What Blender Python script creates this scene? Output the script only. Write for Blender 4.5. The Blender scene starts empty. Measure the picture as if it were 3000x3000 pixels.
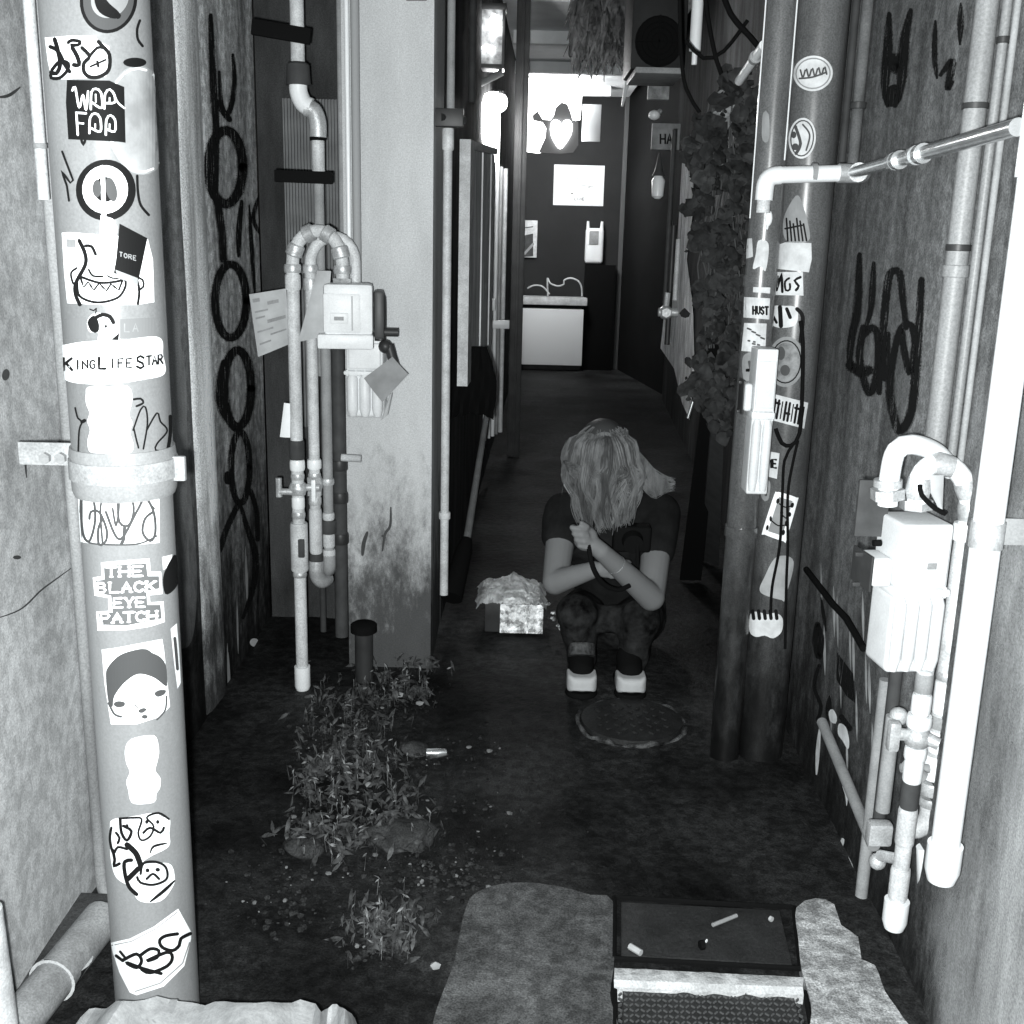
import bpy, bmesh, math, random
from math import radians, sin, cos, pi, sqrt, atan2
from mathutils import Vector, Matrix, noise
random.seed(11)
S = bpy.context.scene
COL = S.collection

# ------------------------------------------------------------------ camera
TH, RO, FP, CH = radians(14), radians(1.4), 3200.0, 1.45
FW = Vector((0, cos(TH), -sin(TH))); U0 = Vector((0, sin(TH), cos(TH))); R0 = Vector((1, 0, 0))
CR = cos(RO) * R0 + sin(RO) * U0; CU = -sin(RO) * R0 + cos(RO) * U0
cam_d = bpy.data.cameras.new('camera'); cam = bpy.data.objects.new('camera', cam_d); COL.objects.link(cam)
cam.matrix_world = Matrix(((CR.x, CU.x, -FW.x, 0), (CR.y, CU.y, -FW.y, 0), (CR.z, CU.z, -FW.z, CH), (0, 0, 0, 1)))
cam_d.sensor_width = 36; cam_d.lens = 36 * FP / 3000; cam_d.clip_start = .05; cam_d.clip_end = 400
S.camera = cam

# ------------------------------------------------------------------ light
w = bpy.data.worlds.new('World'); S.world = w; w.use_nodes = True
nt = w.node_tree; bg = nt.nodes['Background']
sky = nt.nodes.new('ShaderNodeTexSky'); sky.sky_type = 'NISHITA'; sky.sun_disc = False
sky.sun_elevation = radians(6); sky.sun_rotation = radians(190)
hs = nt.nodes.new('ShaderNodeHueSaturation'); hs.inputs['Saturation'].default_value = .12
nt.links.new(sky.outputs[0], hs.inputs['Color']); nt.links.new(hs.outputs[0], bg.inputs['Color'])
bg.inputs['Strength'].default_value = .002
sd = bpy.data.lights.new('moon_light', 'SUN'); sd.energy = .02; sd.angle = radians(12); sd.color = (1, .98, .95)
so = bpy.data.objects.new('moon_light', sd); COL.objects.link(so)
so.rotation_euler = Vector((-.25, -1, .55)).to_track_quat('Z', 'Y').to_euler()
# the flash that lit the photograph: one small lamp beside the lens
fd = bpy.data.lights.new('flash_lamp', 'AREA'); fd.shape = 'DISK'; fd.size = .03; fd.energy = 118; fd.color = (.97, 1, 1)
fo = bpy.data.objects.new('flash_lamp', fd); COL.objects.link(fo)
fo.location = (-.035, 0, CH - .03); fo.rotation_euler = (radians(90 - 6), 0, 0)
S.view_settings.view_transform = 'Standard'; S.view_settings.look = 'None'
S.view_settings.exposure = 0; S.view_settings.gamma = 1; S.view_settings.use_curve_mapping = False

# ------------------------------------------------------------------ pixel rays on to real surfaces
def ray(x, y): return FW + CR * ((x - 1500) / FP) + CU * ((1500 - y) / FP)
O = Vector((0, 0, CH))
def ony(x, y, Y): d = ray(x, y); return O + d * (Y / d.y)
def onz(x, y, z=0.): d = ray(x, y); return O + d * ((z - CH) / d.z)
def onx(x, y, a, b=0.):
    d = ray(x, y); return O + d * (a / (d.x - b * d.y))
def oncyl(x, y, cx, cy, r, _n=0):
    d = ray(x, y); A = d.x * d.x + d.y * d.y; B = -2 * (d.x * cx + d.y * cy); C = cx * cx + cy * cy - r * r
    D = B * B - 4 * A * C
    if D < 0:          # beyond the silhouette: slide back on to the pipe
        if _n > 60: D = 0
        else:
            p = O + d * (-B / (2 * A)); t = (Vector((cx, cy, 0)) - Vector((p.x, p.y, 0))); s_ = 1 if t.dot(CR) > 0 else -1
            return oncyl(x + 2 * s_, y, cx, cy, r, _n + 1)
    return O + d * ((-B - sqrt(D)) / (2 * A))
def proj(s, x, y, e=0.):
    k = s[0]
    if k == 'cyl': return oncyl(x, y, s[1], s[2], s[3] + e)
    if k == 'y': return ony(x, y, s[1] - e)
    if k == 'z': return onz(x, y, s[1] + e)
    if k == 'x': return onx(x, y, s[1] - (e if s[1] > 0 else -e), s[2])

# ------------------------------------------------------------------ materials (all neutral: the place is seen in black and white)
MATS = {}
def mat(name, g, rough=.7, metal=0., var=.0, scale=6., streak=1., grain=.0, bump=0., bscale=60., spots=0., coat=0., emit=0., foot_dark=None):
    if name in MATS: return MATS[name]
    m = bpy.data.materials.new(name); MATS[name] = m; m.use_nodes = True
    n = m.node_tree.nodes; L = m.node_tree.links.new; b = n['Principled BSDF']
    c = (g * .975, g, g * 1.012, 1)
    b.inputs['Base Color'].default_value = c; b.inputs['Roughness'].default_value = rough; b.inputs['Metallic'].default_value = metal
    b.inputs['Specular IOR Level'].default_value = .5 if metal or rough < .36 else (.3 if rough < .5 else .06)
    if coat: b.inputs['Coat Weight'].default_value = coat; b.inputs['Coat Roughness'].default_value = .12
    if emit: b.inputs['Emission Color'].default_value = (1, 1, 1, 1); b.inputs['Emission Strength'].default_value = emit
    if var or grain or bump or spots or foot_dark:
        tc = n.new('ShaderNodeTexCoord'); mp = n.new('ShaderNodeMapping'); mp.inputs['Scale'].default_value = (1, 1, 1 / streak)
        geo = n.new('ShaderNodeNewGeometry'); L(geo.outputs['Position'], mp.inputs['Vector'])
        cur = None
        def mul(val):
            nonlocal cur
            if cur is None: cur = val; return
            q = n.new('ShaderNodeMath'); q.operation = 'MULTIPLY'; L(cur, q.inputs[0]); L(val, q.inputs[1]); cur = q.outputs[0]
        def noise_f(sc, det, amt, mapped, lo=.32, hi=.68):
            t = n.new('ShaderNodeTexNoise'); t.inputs['Scale'].default_value = sc; t.inputs['Detail'].default_value = det; t.inputs['Roughness'].default_value = .62
            L(mp.outputs[0] if mapped else geo.outputs['Position'], t.inputs['Vector'])
            r = n.new('ShaderNodeMapRange'); r.inputs['From Min'].default_value = lo; r.inputs['From Max'].default_value = hi
            r.inputs['To Min'].default_value = 1 - amt; r.inputs['To Max'].default_value = 1 + amt
            L(t.outputs['Fac'], r.inputs['Value']); return r.outputs[0]
        if var: mul(noise_f(scale, 6, var, True)); mul(noise_f(scale * .27, 3, var * .5, True))
        if grain: mul(noise_f(230, 3, grain, False))
        if spots:
            mul(noise_f(34, 5, spots, False, .42, .60))
        if foot_dark:  # darkens the colour towards the bottom, with a ragged edge
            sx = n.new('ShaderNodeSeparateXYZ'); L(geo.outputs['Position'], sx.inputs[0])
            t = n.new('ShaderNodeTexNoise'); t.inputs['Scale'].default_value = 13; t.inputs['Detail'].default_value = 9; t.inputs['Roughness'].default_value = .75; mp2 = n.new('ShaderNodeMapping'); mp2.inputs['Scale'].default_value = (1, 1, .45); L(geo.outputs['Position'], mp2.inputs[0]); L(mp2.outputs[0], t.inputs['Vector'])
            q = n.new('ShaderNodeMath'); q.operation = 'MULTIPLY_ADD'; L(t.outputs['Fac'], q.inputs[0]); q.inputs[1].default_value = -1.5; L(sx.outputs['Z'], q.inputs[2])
            r = n.new('ShaderNodeMapRange'); r.inputs['From Min'].default_value = foot_dark[0]; r.inputs['From Max'].default_value = foot_dark[1]; r.inputs['To Min'].default_value = foot_dark[2]; r.inputs['To Max'].default_value = 1.; r.interpolation_type = 'SMOOTHSTEP'
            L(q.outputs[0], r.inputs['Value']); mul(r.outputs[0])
        if cur is not None:
            q = n.new('ShaderNodeVectorMath'); q.operation = 'SCALE'; q.inputs[0].default_value = c[:3]; L(cur, q.inputs['Scale'])
            L(q.outputs[0], b.inputs['Base Color'])
        if bump:
            t = n.new('ShaderNodeTexNoise'); t.inputs['Scale'].default_value = bscale; t.inputs['Detail'].default_value = 8; t.inputs['Roughness'].default_value = .65
            L(geo.outputs['Position'], t.inputs['Vector'])
            bb = n.new('ShaderNodeBump'); bb.inputs['Strength'].default_value = bump; bb.inputs['Distance'].default_value = .01
            L(t.outputs['Fac'], bb.inputs['Height']); L(bb.outputs[0], b.inputs['Normal'])
    return m
M_GROUND = mat('wet_asphalt', .019, .6, var=.98, scale=1.7, grain=.55, bump=.8, bscale=30, spots=.35)
M_LWALL = mat('blotched_plaster', .46, .85, var=.42, scale=2.2, streak=1.8, grain=.26, bump=.2, bscale=40, spots=.16)
M_LWALL2 = mat('grimy_plaster', .52, .85, var=.62, scale=9, streak=9, grain=.45, bump=.35, bscale=60, spots=.3, foot_dark=(-.75, .65, .04))
M_LWALL3 = mat('shaded_plaster', .20, .85, var=.5, scale=8, streak=9, grain=.4, bump=.3, bscale=60, spots=.2, foot_dark=(-.75, .75, .05))  # plaster copy with the shade beside the big pipe put into its colour
M_RWALL = mat('dirty_render', .145, .8, var=.55, scale=9, streak=9, grain=.42, bump=.25, bscale=80, spots=.2, foot_dark=(-.85, .1, .12))
M_PATCH = mat('bare_cement', .47, .85, var=.2, scale=8, streak=3, grain=.18, bump=.3)
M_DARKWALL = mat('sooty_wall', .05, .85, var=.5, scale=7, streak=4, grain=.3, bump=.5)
M_PILLAR = mat('painted_pillar', .53, .75, var=.12, scale=6, streak=3, grain=.16, bump=.18, bscale=120, foot_dark=(-.62, .02, .15))
M_PIPE = mat('grey_pvc', .21, .38, var=.16, scale=9, streak=5, grain=.10, coat=.08)
M_PIPE2 = mat('grey_pvc_aged', .26, .42, var=.22, scale=9, streak=3, grain=.12)
M_WHITEP = mat('white_pvc', .85, .35, var=.04, scale=6, grain=.03)
M_PALE = mat('pale_paint', .55, .45, var=.22, scale=16, grain=.2, bump=.2)
M_GALV = mat('galvanised', .52, .4, metal=.35, var=.25, scale=22, grain=.2, bump=.2)
M_GREYP = mat('grey_paint', .28, .5, var=.2, scale=12, grain=.12)
M_DARK = mat('dark_paint', .035, .45, var=.3, scale=10)
M_BLACK = mat('black_rubber', .006, .85)
M_TAPE = mat('dark_tape', .06, .5, var=.2, scale=20)
M_STW = mat('sticker_white', .95, .5)
M_STG = mat('sticker_grey', .27, .5, var=.15, scale=20)
M_STM = mat('sticker_mid_grey', .075, .5)
M_STK = mat('sticker_black', .010, .6)
M_FUZZ = mat('overspray', .02, .9)
M_SPRAY = mat('spray_paint_black', .012, .8)
M_METER = mat('meter_enamel', .70, .4, var=.08, scale=15, grain=.06)
M_STEEL = mat('bright_steel', .7, .25, metal=.8, var=.2, scale=20)
M_PAPER = mat('paper', .42, .75, var=.12, scale=20)
M_PAPERW = mat('white_paper', .85, .75, var=.06, scale=20)
M_CONC = mat('light_concrete', .38, .85, var=.28, scale=9, grain=.5, bump=.5, bscale=90, spots=.35)
M_PAD = mat('smooth_concrete', .078, .8, var=.5, scale=5, grain=.5, bump=.4, spots=.28)
M_KERB = mat('white_kerb', .50, .75, var=.2, scale=14, grain=.2, bump=.6)
M_IRON = mat('cast_iron', .028, .5, metal=.2, var=.3, scale=16, grain=.35, bump=.4)
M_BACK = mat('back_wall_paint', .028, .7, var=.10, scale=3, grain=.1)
M_CEIL = mat('ceiling_paint', .82, .8, var=.15, scale=2)
M_EMIT = mat('lamp_glow', .9, .5, emit=14.)
M_EMIT2 = mat('lit_panel', .9, .5, emit=6.5)

# ------------------------------------------------------------------ objects
WORLDLOC = {}
def meta(o, label=None, cat=None, group=None, kind=None):
    if label: o['label'] = label
    if cat: o['category'] = cat
    if group: o['group'] = group
    if kind: o['kind'] = kind
    return o
def thing(name, label, cat, loc, group=None):
    o = bpy.data.objects.new(name, None); o.empty_display_size = .1; COL.objects.link(o)
    o.location = loc; WORLDLOC[o.name] = Vector(loc); return meta(o, label, cat, group)
def link(name, me, m, parent=None, label=None, cat=None, group=None, kind=None, smooth=True):
    o = bpy.data.objects.new(name, me); COL.objects.link(o)
    vs = me.vertices
    if parent is None:
        if len(vs):
            xs = [v.co.x for v in vs]; ys = [v.co.y for v in vs]; zs = [v.co.z for v in vs]
            base = Vector(((min(xs) + max(xs)) / 2, (min(ys) + max(ys)) / 2, min(zs)))
        else: base = Vector()
        o.location = base
    else: base = WORLDLOC[parent.name]; o.parent = parent
    WORLDLOC[o.name] = base
    me.transform(Matrix.Translation(-base))
    if m is not None:
        me.materials.clear(); me.materials.append(m)
    if smooth:
        me.shade_smooth()
        try: me.set_sharp_from_angle(angle=radians(38))
        except Exception: pass
    return meta(o, label, cat, group, kind)

class MB:
    def __init__(s): s.v = []; s.f = []
    def add(s, vs, fs):
        k = len(s.v); s.v += [tuple(p) for p in vs]; s.f += [tuple(i + k for i in f) for f in fs]; return s
    def bm(s, b):
        b.verts.index_update(); s.add([v.co.copy() for v in b.verts], [[v.index for v in f.verts] for f in b.faces]); b.free(); return s
    def mesh(s, name='m'):
        me = bpy.data.meshes.new(name); me.from_pydata(s.v, [], s.f); me.validate(); me.update(); return me
    def box(s, c, d, bev=.0, rz=0., seg=2, rot=None):
        b = bmesh.new(); bmesh.ops.create_cube(b, size=1)
        for v in b.verts: v.co = Vector((v.co.x * d[0], v.co.y * d[1], v.co.z * d[2]))
        if bev: bmesh.ops.bevel(b, geom=b.edges[:], offset=min(bev, min(d) * .45), segments=seg, profile=.6, affect='EDGES')
        Mx = Matrix.Translation(Vector(c)) @ (rot if rot is not None else Matrix.Rotation(rz, 4, 'Z'))
        bmesh.ops.transform(b, matrix=Mx, verts=b.verts[:]); return s.bm(b)
    def tube(s, pts, r, seg=14, caps=True):
        pts = [Vector(p) for p in pts]; n = len(pts)
        rs = r if isinstance(r, (list, tuple)) else [r] * n
        tans = []
        for i in range(n):
            a = pts[max(i - 1, 0)]; b = pts[min(i + 1, n - 1)]
            j = i
            t = b - a
            if t.length < 1e-7: t = Vector((0, 0, -1))
            tans.append(t.normalized())
        for i in range(1, n):
            if (pts[i] - pts[i - 1]).length < 1e-6: tans[i] = tans[i - 1]
        up = Vector((0, 0, 1)) if abs(tans[0].z) < .9 else Vector((0, 1, 0))
        nrm = (up - tans[0] * up.dot(tans[0])).normalized(); vs = []
        for i in range(n):
            nrm = (nrm - tans[i] * nrm.dot(tans[i]))
            nrm = nrm.normalized() if nrm.length > 1e-6 else tans[i].orthogonal().normalized()
            bi = tans[i].cross(nrm)
            for k in range(seg):
                a = 2 * pi * k / seg; vs.append(pts[i] + (nrm * cos(a) + bi * sin(a)) * rs[i])
        fs = []
        for i in range(n - 1):
            for k in range(seg):
                k2 = (k + 1) % seg; fs.append((i * seg + k, i * seg + k2, (i + 1) * seg + k2, (i + 1) * seg + k))
        if caps: fs.append(tuple(range(seg))[::-1]); fs.append(tuple((n - 1) * seg + k for k in range(seg)))
        return s.add(vs, fs)
    def ball(s, c, r, sc=(1, 1, 1), sub=2, rot=None):
        b = bmesh.new(); bmesh.ops.create_icosphere(b, subdivisions=sub, radius=r)
        Mx = Matrix.Translation(Vector(c)) @ (rot if rot is not None else Matrix.Identity(4)) @ Matrix.Diagonal((*sc, 1))
        bmesh.ops.transform(b, matrix=Mx, verts=b.verts[:]); return s.bm(b)
    def prism(s, pts, z0, z1):
        n = len(pts); vs = [(p[0], p[1], z0) for p in pts] + [(p[0], p[1], z1) for p in pts]
        fs = [tuple(range(n))[::-1], tuple(range(n, 2 * n))] + [(i, (i + 1) % n, (i + 1) % n + n, i + n) for i in range(n)]
        return s.add(vs, fs)
    def slab(s, quad, t):      # 4 world corners, thickness vector
        t = Vector(t); vs = [Vector(q) for q in quad] + [Vector(q) + t for q in quad]
        return s.add(vs, [(0, 1, 2, 3), (7, 6, 5, 4), (0, 4, 5, 1), (1, 5, 6, 2), (2, 6, 7, 3), (3, 7, 4, 0)])

def smooth_pts(p, step=7.):
    out = []; n = len(p)
    if n == 2:
        k = max(1, int(math.dist(p[0], p[1]) / 14)); return [(p[0][0] + (p[1][0] - p[0][0]) * i / k, p[0][1] + (p[1][1] - p[0][1]) * i / k) for i in range(k + 1)]
    closed = math.dist(p[0], p[-1]) < .01
    for i in range(n - 1):
        p0 = p[i - 1] if i > 0 else (p[-2] if closed else p[0]); p1 = p[i]; p2 = p[i + 1]; p3 = p[i + 2] if i + 2 < n else (p[1] if closed else p[-1])
        k = max(2, int(math.dist(p1, p2) / step))
        for j in range(k):
            t = j / k; q = []
            for a in range(2):
                q.append(.5 * (2 * p1[a] + (p2[a] - p0[a]) * t + (2 * p0[a] - 5 * p1[a] + 4 * p2[a] - p3[a]) * t * t + (3 * p1[a] - p0[a] - 3 * p2[a] + p3[a]) * t ** 3))
            out.append(tuple(q))
    out.append(tuple(p[-1])); return out
def arc3(p, step=.01):     # smooth curve through 3-D points
    p = [Vector(q) for q in p]; out = []
    for i in range(len(p) - 1):
        a = p[max(i - 1, 0)]; b = p[i]; c = p[i + 1]; d = p[min(i + 2, len(p) - 1)]
        k = max(2, min(14, int((c - b).length / step)))
        for j in range(k):
            t = j / k; out.append(.5 * (2 * b + (c - a) * t + (2 * a - 5 * b + 4 * c - d) * t * t + (3 * b - a - 3 * c + d) * t ** 3))
    out.append(p[-1]); return out

def fuzz():
    n = M_FUZZ.node_tree.nodes; L = M_FUZZ.node_tree.links.new; t = n.new('ShaderNodeTexNoise'); t.inputs['Scale'].default_value = 260; t.inputs['Detail'].default_value = 2
    g = n.new('ShaderNodeNewGeometry'); L(g.outputs['Position'], t.inputs['Vector']); r_ = n.new('ShaderNodeMapRange'); r_.inputs['From Min'].default_value = .46; r_.inputs['From Max'].default_value = .60
    L(t.outputs['Fac'], r_.inputs['Value']); L(r_.outputs[0], n['Principled BSDF'].inputs['Alpha'])
fuzz()
def worn_spray():
    n = M_SPRAY.node_tree.nodes; L = M_SPRAY.node_tree.links.new; t = n.new('ShaderNodeTexNoise'); t.inputs['Scale'].default_value = 90; t.inputs['Detail'].default_value = 5; mp = n.new('ShaderNodeMapping'); mp.inputs['Scale'].default_value = (1, 1, .15)
    g = n.new('ShaderNodeNewGeometry'); L(g.outputs['Position'], mp.inputs[0]); L(mp.outputs[0], t.inputs['Vector']); r_ = n.new('ShaderNodeMapRange'); r_.inputs['From Min'].default_value = .34; r_.inputs['From Max'].default_value = .46
    L(t.outputs['Fac'], r_.inputs['Value']); L(r_.outputs[0], n['Principled BSDF'].inputs['Alpha'])
worn_spray()
def decal(name, surf, shapes, m, parent=None, e=.0012, label=None, cat=None):
    """flat ink or paper laid on a real surface; shapes are outlines traced where they stand"""
    mb = MB(); k = 0
    for sh in shapes:
        ee = e + k * .00005; k += 1
        if sh[0] == 'l' or sh[0] == 's':
            pts = smooth_pts(sh[1]) if sh[0] == 'l' else [q for i in range(len(sh[1]) - 1) for q in smooth_pts([sh[1][i], sh[1][i + 1]])[(1 if i else 0):]]
            wd = sh[2] * (1.3 if (m in (M_STK, M_STM) and surf[0] == 'cyl') else 1.35 if m is M_SPRAY else 1.7 if m is M_FUZZ else 1.); L = []; n = len(pts)
            for i, p in enumerate(pts):
                a = pts[max(i - 1, 0)]; b = pts[min(i + 1, n - 1)]; tx, ty = b[0] - a[0], b[1] - a[1]; l = math.hypot(tx, ty) or 1
                u = i / (n - 1); ww = wd if len(sh) < 4 else wd * (sh[3] + (1 - sh[3]) * sin(pi * u))
                nx, ny = -ty / l * ww / 2, tx / l * ww / 2
                L.append((p[0] + nx, p[1] + ny)); L.append((p[0] - nx, p[1] - ny))
            # round ends
            mb.add([proj(surf, q[0], q[1], ee) for q in L], [(2 * i, 2 * i + 1, 2 * i + 3, 2 * i + 2) for i in range(n - 1)])
            if wd > 5:
                for c in (pts[0], pts[-1]):
                    w2 = wd / 2 * (1 if len(sh) < 4 else sh[3])
                    if w2 > 2: mb.add([proj(surf, c[0] + w2 * cos(a * pi / 4), c[1] + w2 * sin(a * pi / 4), ee + .00002) for a in range(8)], [tuple(range(8))])
        else:
            if sh[0] == 'e':
                _, cx, cy, rx, ry, rot = sh; a0 = radians(rot)
                P = [(cx + rx * cos(t) * cos(a0) - ry * sin(t) * sin(a0), cy + rx * cos(t) * sin(a0) + ry * sin(t) * cos(a0)) for t in [2 * pi * i / 36 for i in range(36)]]
            elif sh[0] == 'P': P = smooth_pts(list(sh[1]) + [sh[1][0]])[:-1]
            else: P = sh[1]
            b = bmesh.new(); vs = [b.verts.new((p[0], p[1], 0)) for p in P]
            ed = [b.edges.new((vs[i], vs[(i + 1) % len(vs)])) for i in range(len(vs))]
            bmesh.ops.triangle_fill(b, edges=ed, use_beauty=True)
            x0 = min(p[0] for p in P); x1 = max(p[0] for p in P)
            if surf[0] == 'cyl':
                x = x0 + 9
                while x < x1:
                    bmesh.ops.bisect_plane(b, geom=b.verts[:] + b.edges[:] + b.faces[:], plane_co=(x, 0, 0), plane_no=(1, 0, 0)); x += 9
            for v in b.verts: v.co = proj(surf, v.co.x, v.co.y, ee)
            mb.bm(b)
    return link(name, mb.mesh(name), m, parent, label, cat, smooth=False)

# hand lettering: strokes in a unit box (y down)
G = {'A': [[(0, 1), (.5, 0), (1, 1)], [(.2, .62), (.8, .62)]], 'B': [[(0, 0), (0, 1), (.7, .95), (.9, .75), (.6, .5), (0, .48)], [(0, 0), (.65, .05), (.8, .25), (.6, .46)]],
 'C': [[(.95, .18), (.6, 0), (.15, .15), (0, .5), (.15, .85), (.6, 1), (.95, .82)]], 'D': [[(0, 0), (0, 1), (.6, .95), (.95, .5), (.6, .05), (0, 0)]],
 'E': [[(.9, 0), (0, 0), (0, 1), (.9, 1)], [(0, .5), (.7, .5)]], 'F': [[(.9, 0), (0, 0), (0, 1)], [(0, .48), (.7, .48)]],
 'G': [[(.95, .15), (.5, 0), (.1, .2), (0, .55), (.2, .9), (.6, 1), (.95, .85), (.95, .55), (.6, .55)]], 'H': [[(0, 0), (0, 1)], [(1, 0), (1, 1)], [(0, .5), (1, .5)]],
 'I': [[(.5, 0), (.5, 1)]], 'K': [[(0, 0), (0, 1)], [(.95, 0), (0, .55)], [(.3, .42), (1, 1)]], 'L': [[(0, 0), (0, 1), (.9, 1)]],
 'M': [[(0, 1), (0, 0), (.5, .7), (1, 0), (1, 1)]], 'N': [[(0, 1), (0, 0), (1, 1), (1, 0)]], 'O': [[(.5, 0), (.1, .2), (0, .5), (.1, .8), (.5, 1), (.9, .8), (1, .5), (.9, .2), (.5, 0)]],
 'P': [[(0, 1), (0, 0), (.7, .03), (.95, .25), (.7, .5), (0, .52)]], 'R': [[(0, 1), (0, 0), (.7, .03), (.9, .25), (.7, .48), (0, .5)], [(.4, .5), (1, 1)]],
 'S': [[(.9, .15), (.5, 0), (.1, .15), (.15, .4), (.8, .6), (.9, .85), (.5, 1), (.05, .85)]], 'T': [[(0, 0), (1, 0)], [(.5, 0), (.5, 1)]],
 'V': [[(0, 0), (.5, 1), (1, 0)]], 'U': [[(0, 0), (0, .75), (.5, 1), (1, .75), (1, 0)]], 'W': [[(0, 0), (.25, 1), (.5, .3), (.75, 1), (1, 0)]], 'Y': [[(0, 0), (.5, .5), (1, 0)], [(.5, .5), (.5, 1)]], 'X': [[(0, 0), (1, 1)], [(1, 0), (0, 1)]]}
def word(txt, x, y, cw, h, wd, dx=1.25, slope=0., sag=0., serif=0.):
    out = []; n = len(txt)
    for i, ch in enumerate(txt):
        if ch == ' ': continue
        ox = x + i * cw * dx; u = (i + .5) / n
        oy = y + slope * (ox - x) + sag * 4 * u * (1 - u)
        for st in G[ch]:
            pts = [(ox + a * cw, oy + b * h + slope * a * cw) for a, b in st]
            out.append(('s', pts, wd))
            if serif:
                for q in (pts[0], pts[-1]):
                    out.append(('s', [(q[0] - serif, q[1]), (q[0] + serif, q[1])], wd * .6))
    return out
def ell(cx, cy, rx, ry, wd, rot=0., a0=0., a1=360.):
    r = radians(rot); pts = []
    k = max(8, int(abs(a1 - a0) / 14))
    for i in range(k + 1):
        t = radians(a0 + (a1 - a0) * i / k); pts.append((cx + rx * cos(t) * cos(r) - ry * sin(t) * sin(r), cy + rx * cos(t) * sin(r) + ry * sin(t) * cos(r)))
    return ('s', pts, wd)

# ================================================================== THE SETTING
# ground sheet with gentle relief in the near part
mb = MB(); nx, ny = 70, 90
def gz(x, y): return .012 * noise.noise(Vector((x * 3, y * 3, 1))) + .006 * noise.noise(Vector((x * 11, y * 11, 4)))
xs = [-40, -12, -4] + [-1.3 + 3.2 * i / nx for i in range(nx + 1)] + [5, 14, 40]; ys = [-40, -10, -3, 0] + [1.0 + 7 * j / ny for j in range(ny + 1)] + [9, 11, 14, 24, 60]
vs = [(x, y, (gz(x, y) - .008) if -1.35 < x < 2 and .9 < y < 8.1 else -.008) for y in ys for x in xs]; W_ = len(xs)
mb.add(vs, [(j * W_ + i, j * W_ + i + 1, (j + 1) * W_ + i + 1, (j + 1) * W_ + i) for j in range(len(ys) - 1) for i in range(W_ - 1)])
link('ground', mb.mesh(), M_GROUND, kind='structure'); M_GROUND.node_tree.nodes['Principled BSDF'].inputs['Specular IOR Level'].default_value = .12

def roundpoly(px, z0, z1, jit=.0):
    P = smooth_pts(px + [px[0]], 22)[:-1]
    top = [onz(x, y, z1) for x, y in P]
    return top
def raised(px, h, bev=.008):
    P = roundpoly(px, 0, h); b = bmesh.new(); vs = [b.verts.new((p.x, p.y, h)) for p in P]
    f = b.faces.new(vs)
    if f.normal.z < 0: f.normal_flip()
    r = bmesh.ops.inset_region(b, faces=[f], thickness=bev)
    cen = sum((v.co for v in vs), Vector()) / len(vs)
    for v in vs: v.co.z = h - bev
    r = bmesh.ops.extrude_edge_only(b, edges=[e for e in b.edges if e.is_boundary])
    for v in [g for g in r['geom'] if isinstance(g, bmesh.types.BMVert)]: v.co.z = -.03
    bmesh.ops.triangulate(b, faces=[q for q in b.faces if len(q.verts) > 4])
    bmesh.ops.recalc_face_normals(b, faces=b.faces[:])
    return MB().bm(b)
m_ = raised([(1335, 2790), (1365, 2650), (1395, 2606), (1470, 2580), (1560, 2577), (1650, 2590), (1730, 2612), (1795, 2630), (1800, 2800), (1788, 2900), (1780, 3080), (1290, 3080)], .025)
link('pavement', m_.mesh(), M_PAD, kind='structure')
m_ = raised([(2334, 2650), (2390, 2622), (2445, 2640), (2465, 2700), (2515, 2735), (2525, 2800), (2565, 2818), (2595, 2895), (2640, 2960), (2700, 3080), (2400, 3080), (2378, 2930), (2350, 2830), (2340, 2740)], .03)
link('pavement_edge', m_.mesh(), M_CONC, kind='structure')
q = [onz(1800, 2828, .03), onz(2352, 2856, .03), onz(2356, 2902, .03), onz(1800, 2880, .03)]
mb = MB(); b = bmesh.new(); N = 30
a0, a1, b1, b0 = q
ring = []
for i in range(N + 1):
    t = i / N; A = a0.lerp(a1, t); B = b0.lerp(b1, t); j = .006 * noise.noise(Vector((t * 9, 2, 0))); j2 = .010 * noise.noise(Vector((t * 12, 7, 0)))
    ring.append([Vector((A.x, A.y + j, -.02)), Vector((A.x, A.y + j, .024)), Vector((A.x, A.y - .008, .03)), Vector((B.x, B.y + .010, .03)), Vector((B.x, B.y + j2, .020)), Vector((B.x, B.y + j2, -.02))])
mb.add([v for r_ in ring for v in r_], [(i * 6 + k, i * 6 + k + 1, (i + 1) * 6 + k + 1, (i + 1) * 6 + k) for i in range(N) for k in range(5)] + [(0, 1, 2, 3, 4, 5)[::-1], tuple(N * 6 + k for k in range(6))])
link('kerb', mb.mesh(), M_KERB, kind='structure')

# walls
ZT = 4.6
def wallprism(name, pts, m, label, z0=-.05, z1=ZT, cat='wall'):
    return link(name, MB().prism(pts, z0, z1).mesh(), m, None, label, cat, smooth=False)
Yc = onx(607, 900, -.93).y
YN = 2.52
LN = wallprism('plaster_wall', [(-.93, -.6), (-.93, YN), (-1.6, YN), (-1.6, -.6)], M_LWALL, 'mottled pale plaster wall at the far left edge, left of the big sticker pipe')
LM = wallprism('plaster_wall', [(-.9302, YN + .003), (-.9302, Yc - .002), (-1.6, Yc - .002), (-1.6, YN + .003)], M_LWALL3, 'wall strip just right of the big sticker pipe, coloured dark as in shade')
LW = wallprism('plaster_wall', [(-.935, Yc + .002), (-.935, 4.05), (-1.6, 4.05), (-1.6, Yc + .002)], M_LWALL2, 'grimy narrow wall bearing a big black spray chain of ovals')
AW = wallprism('alcove_wall', [(-.9295, 4.052), (-.50, 4.052), (-.50, 4.5), (-.9295, 4.5)], M_DARKWALL, 'dark sooty recessed wall behind the vertical gas pipes')
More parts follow.
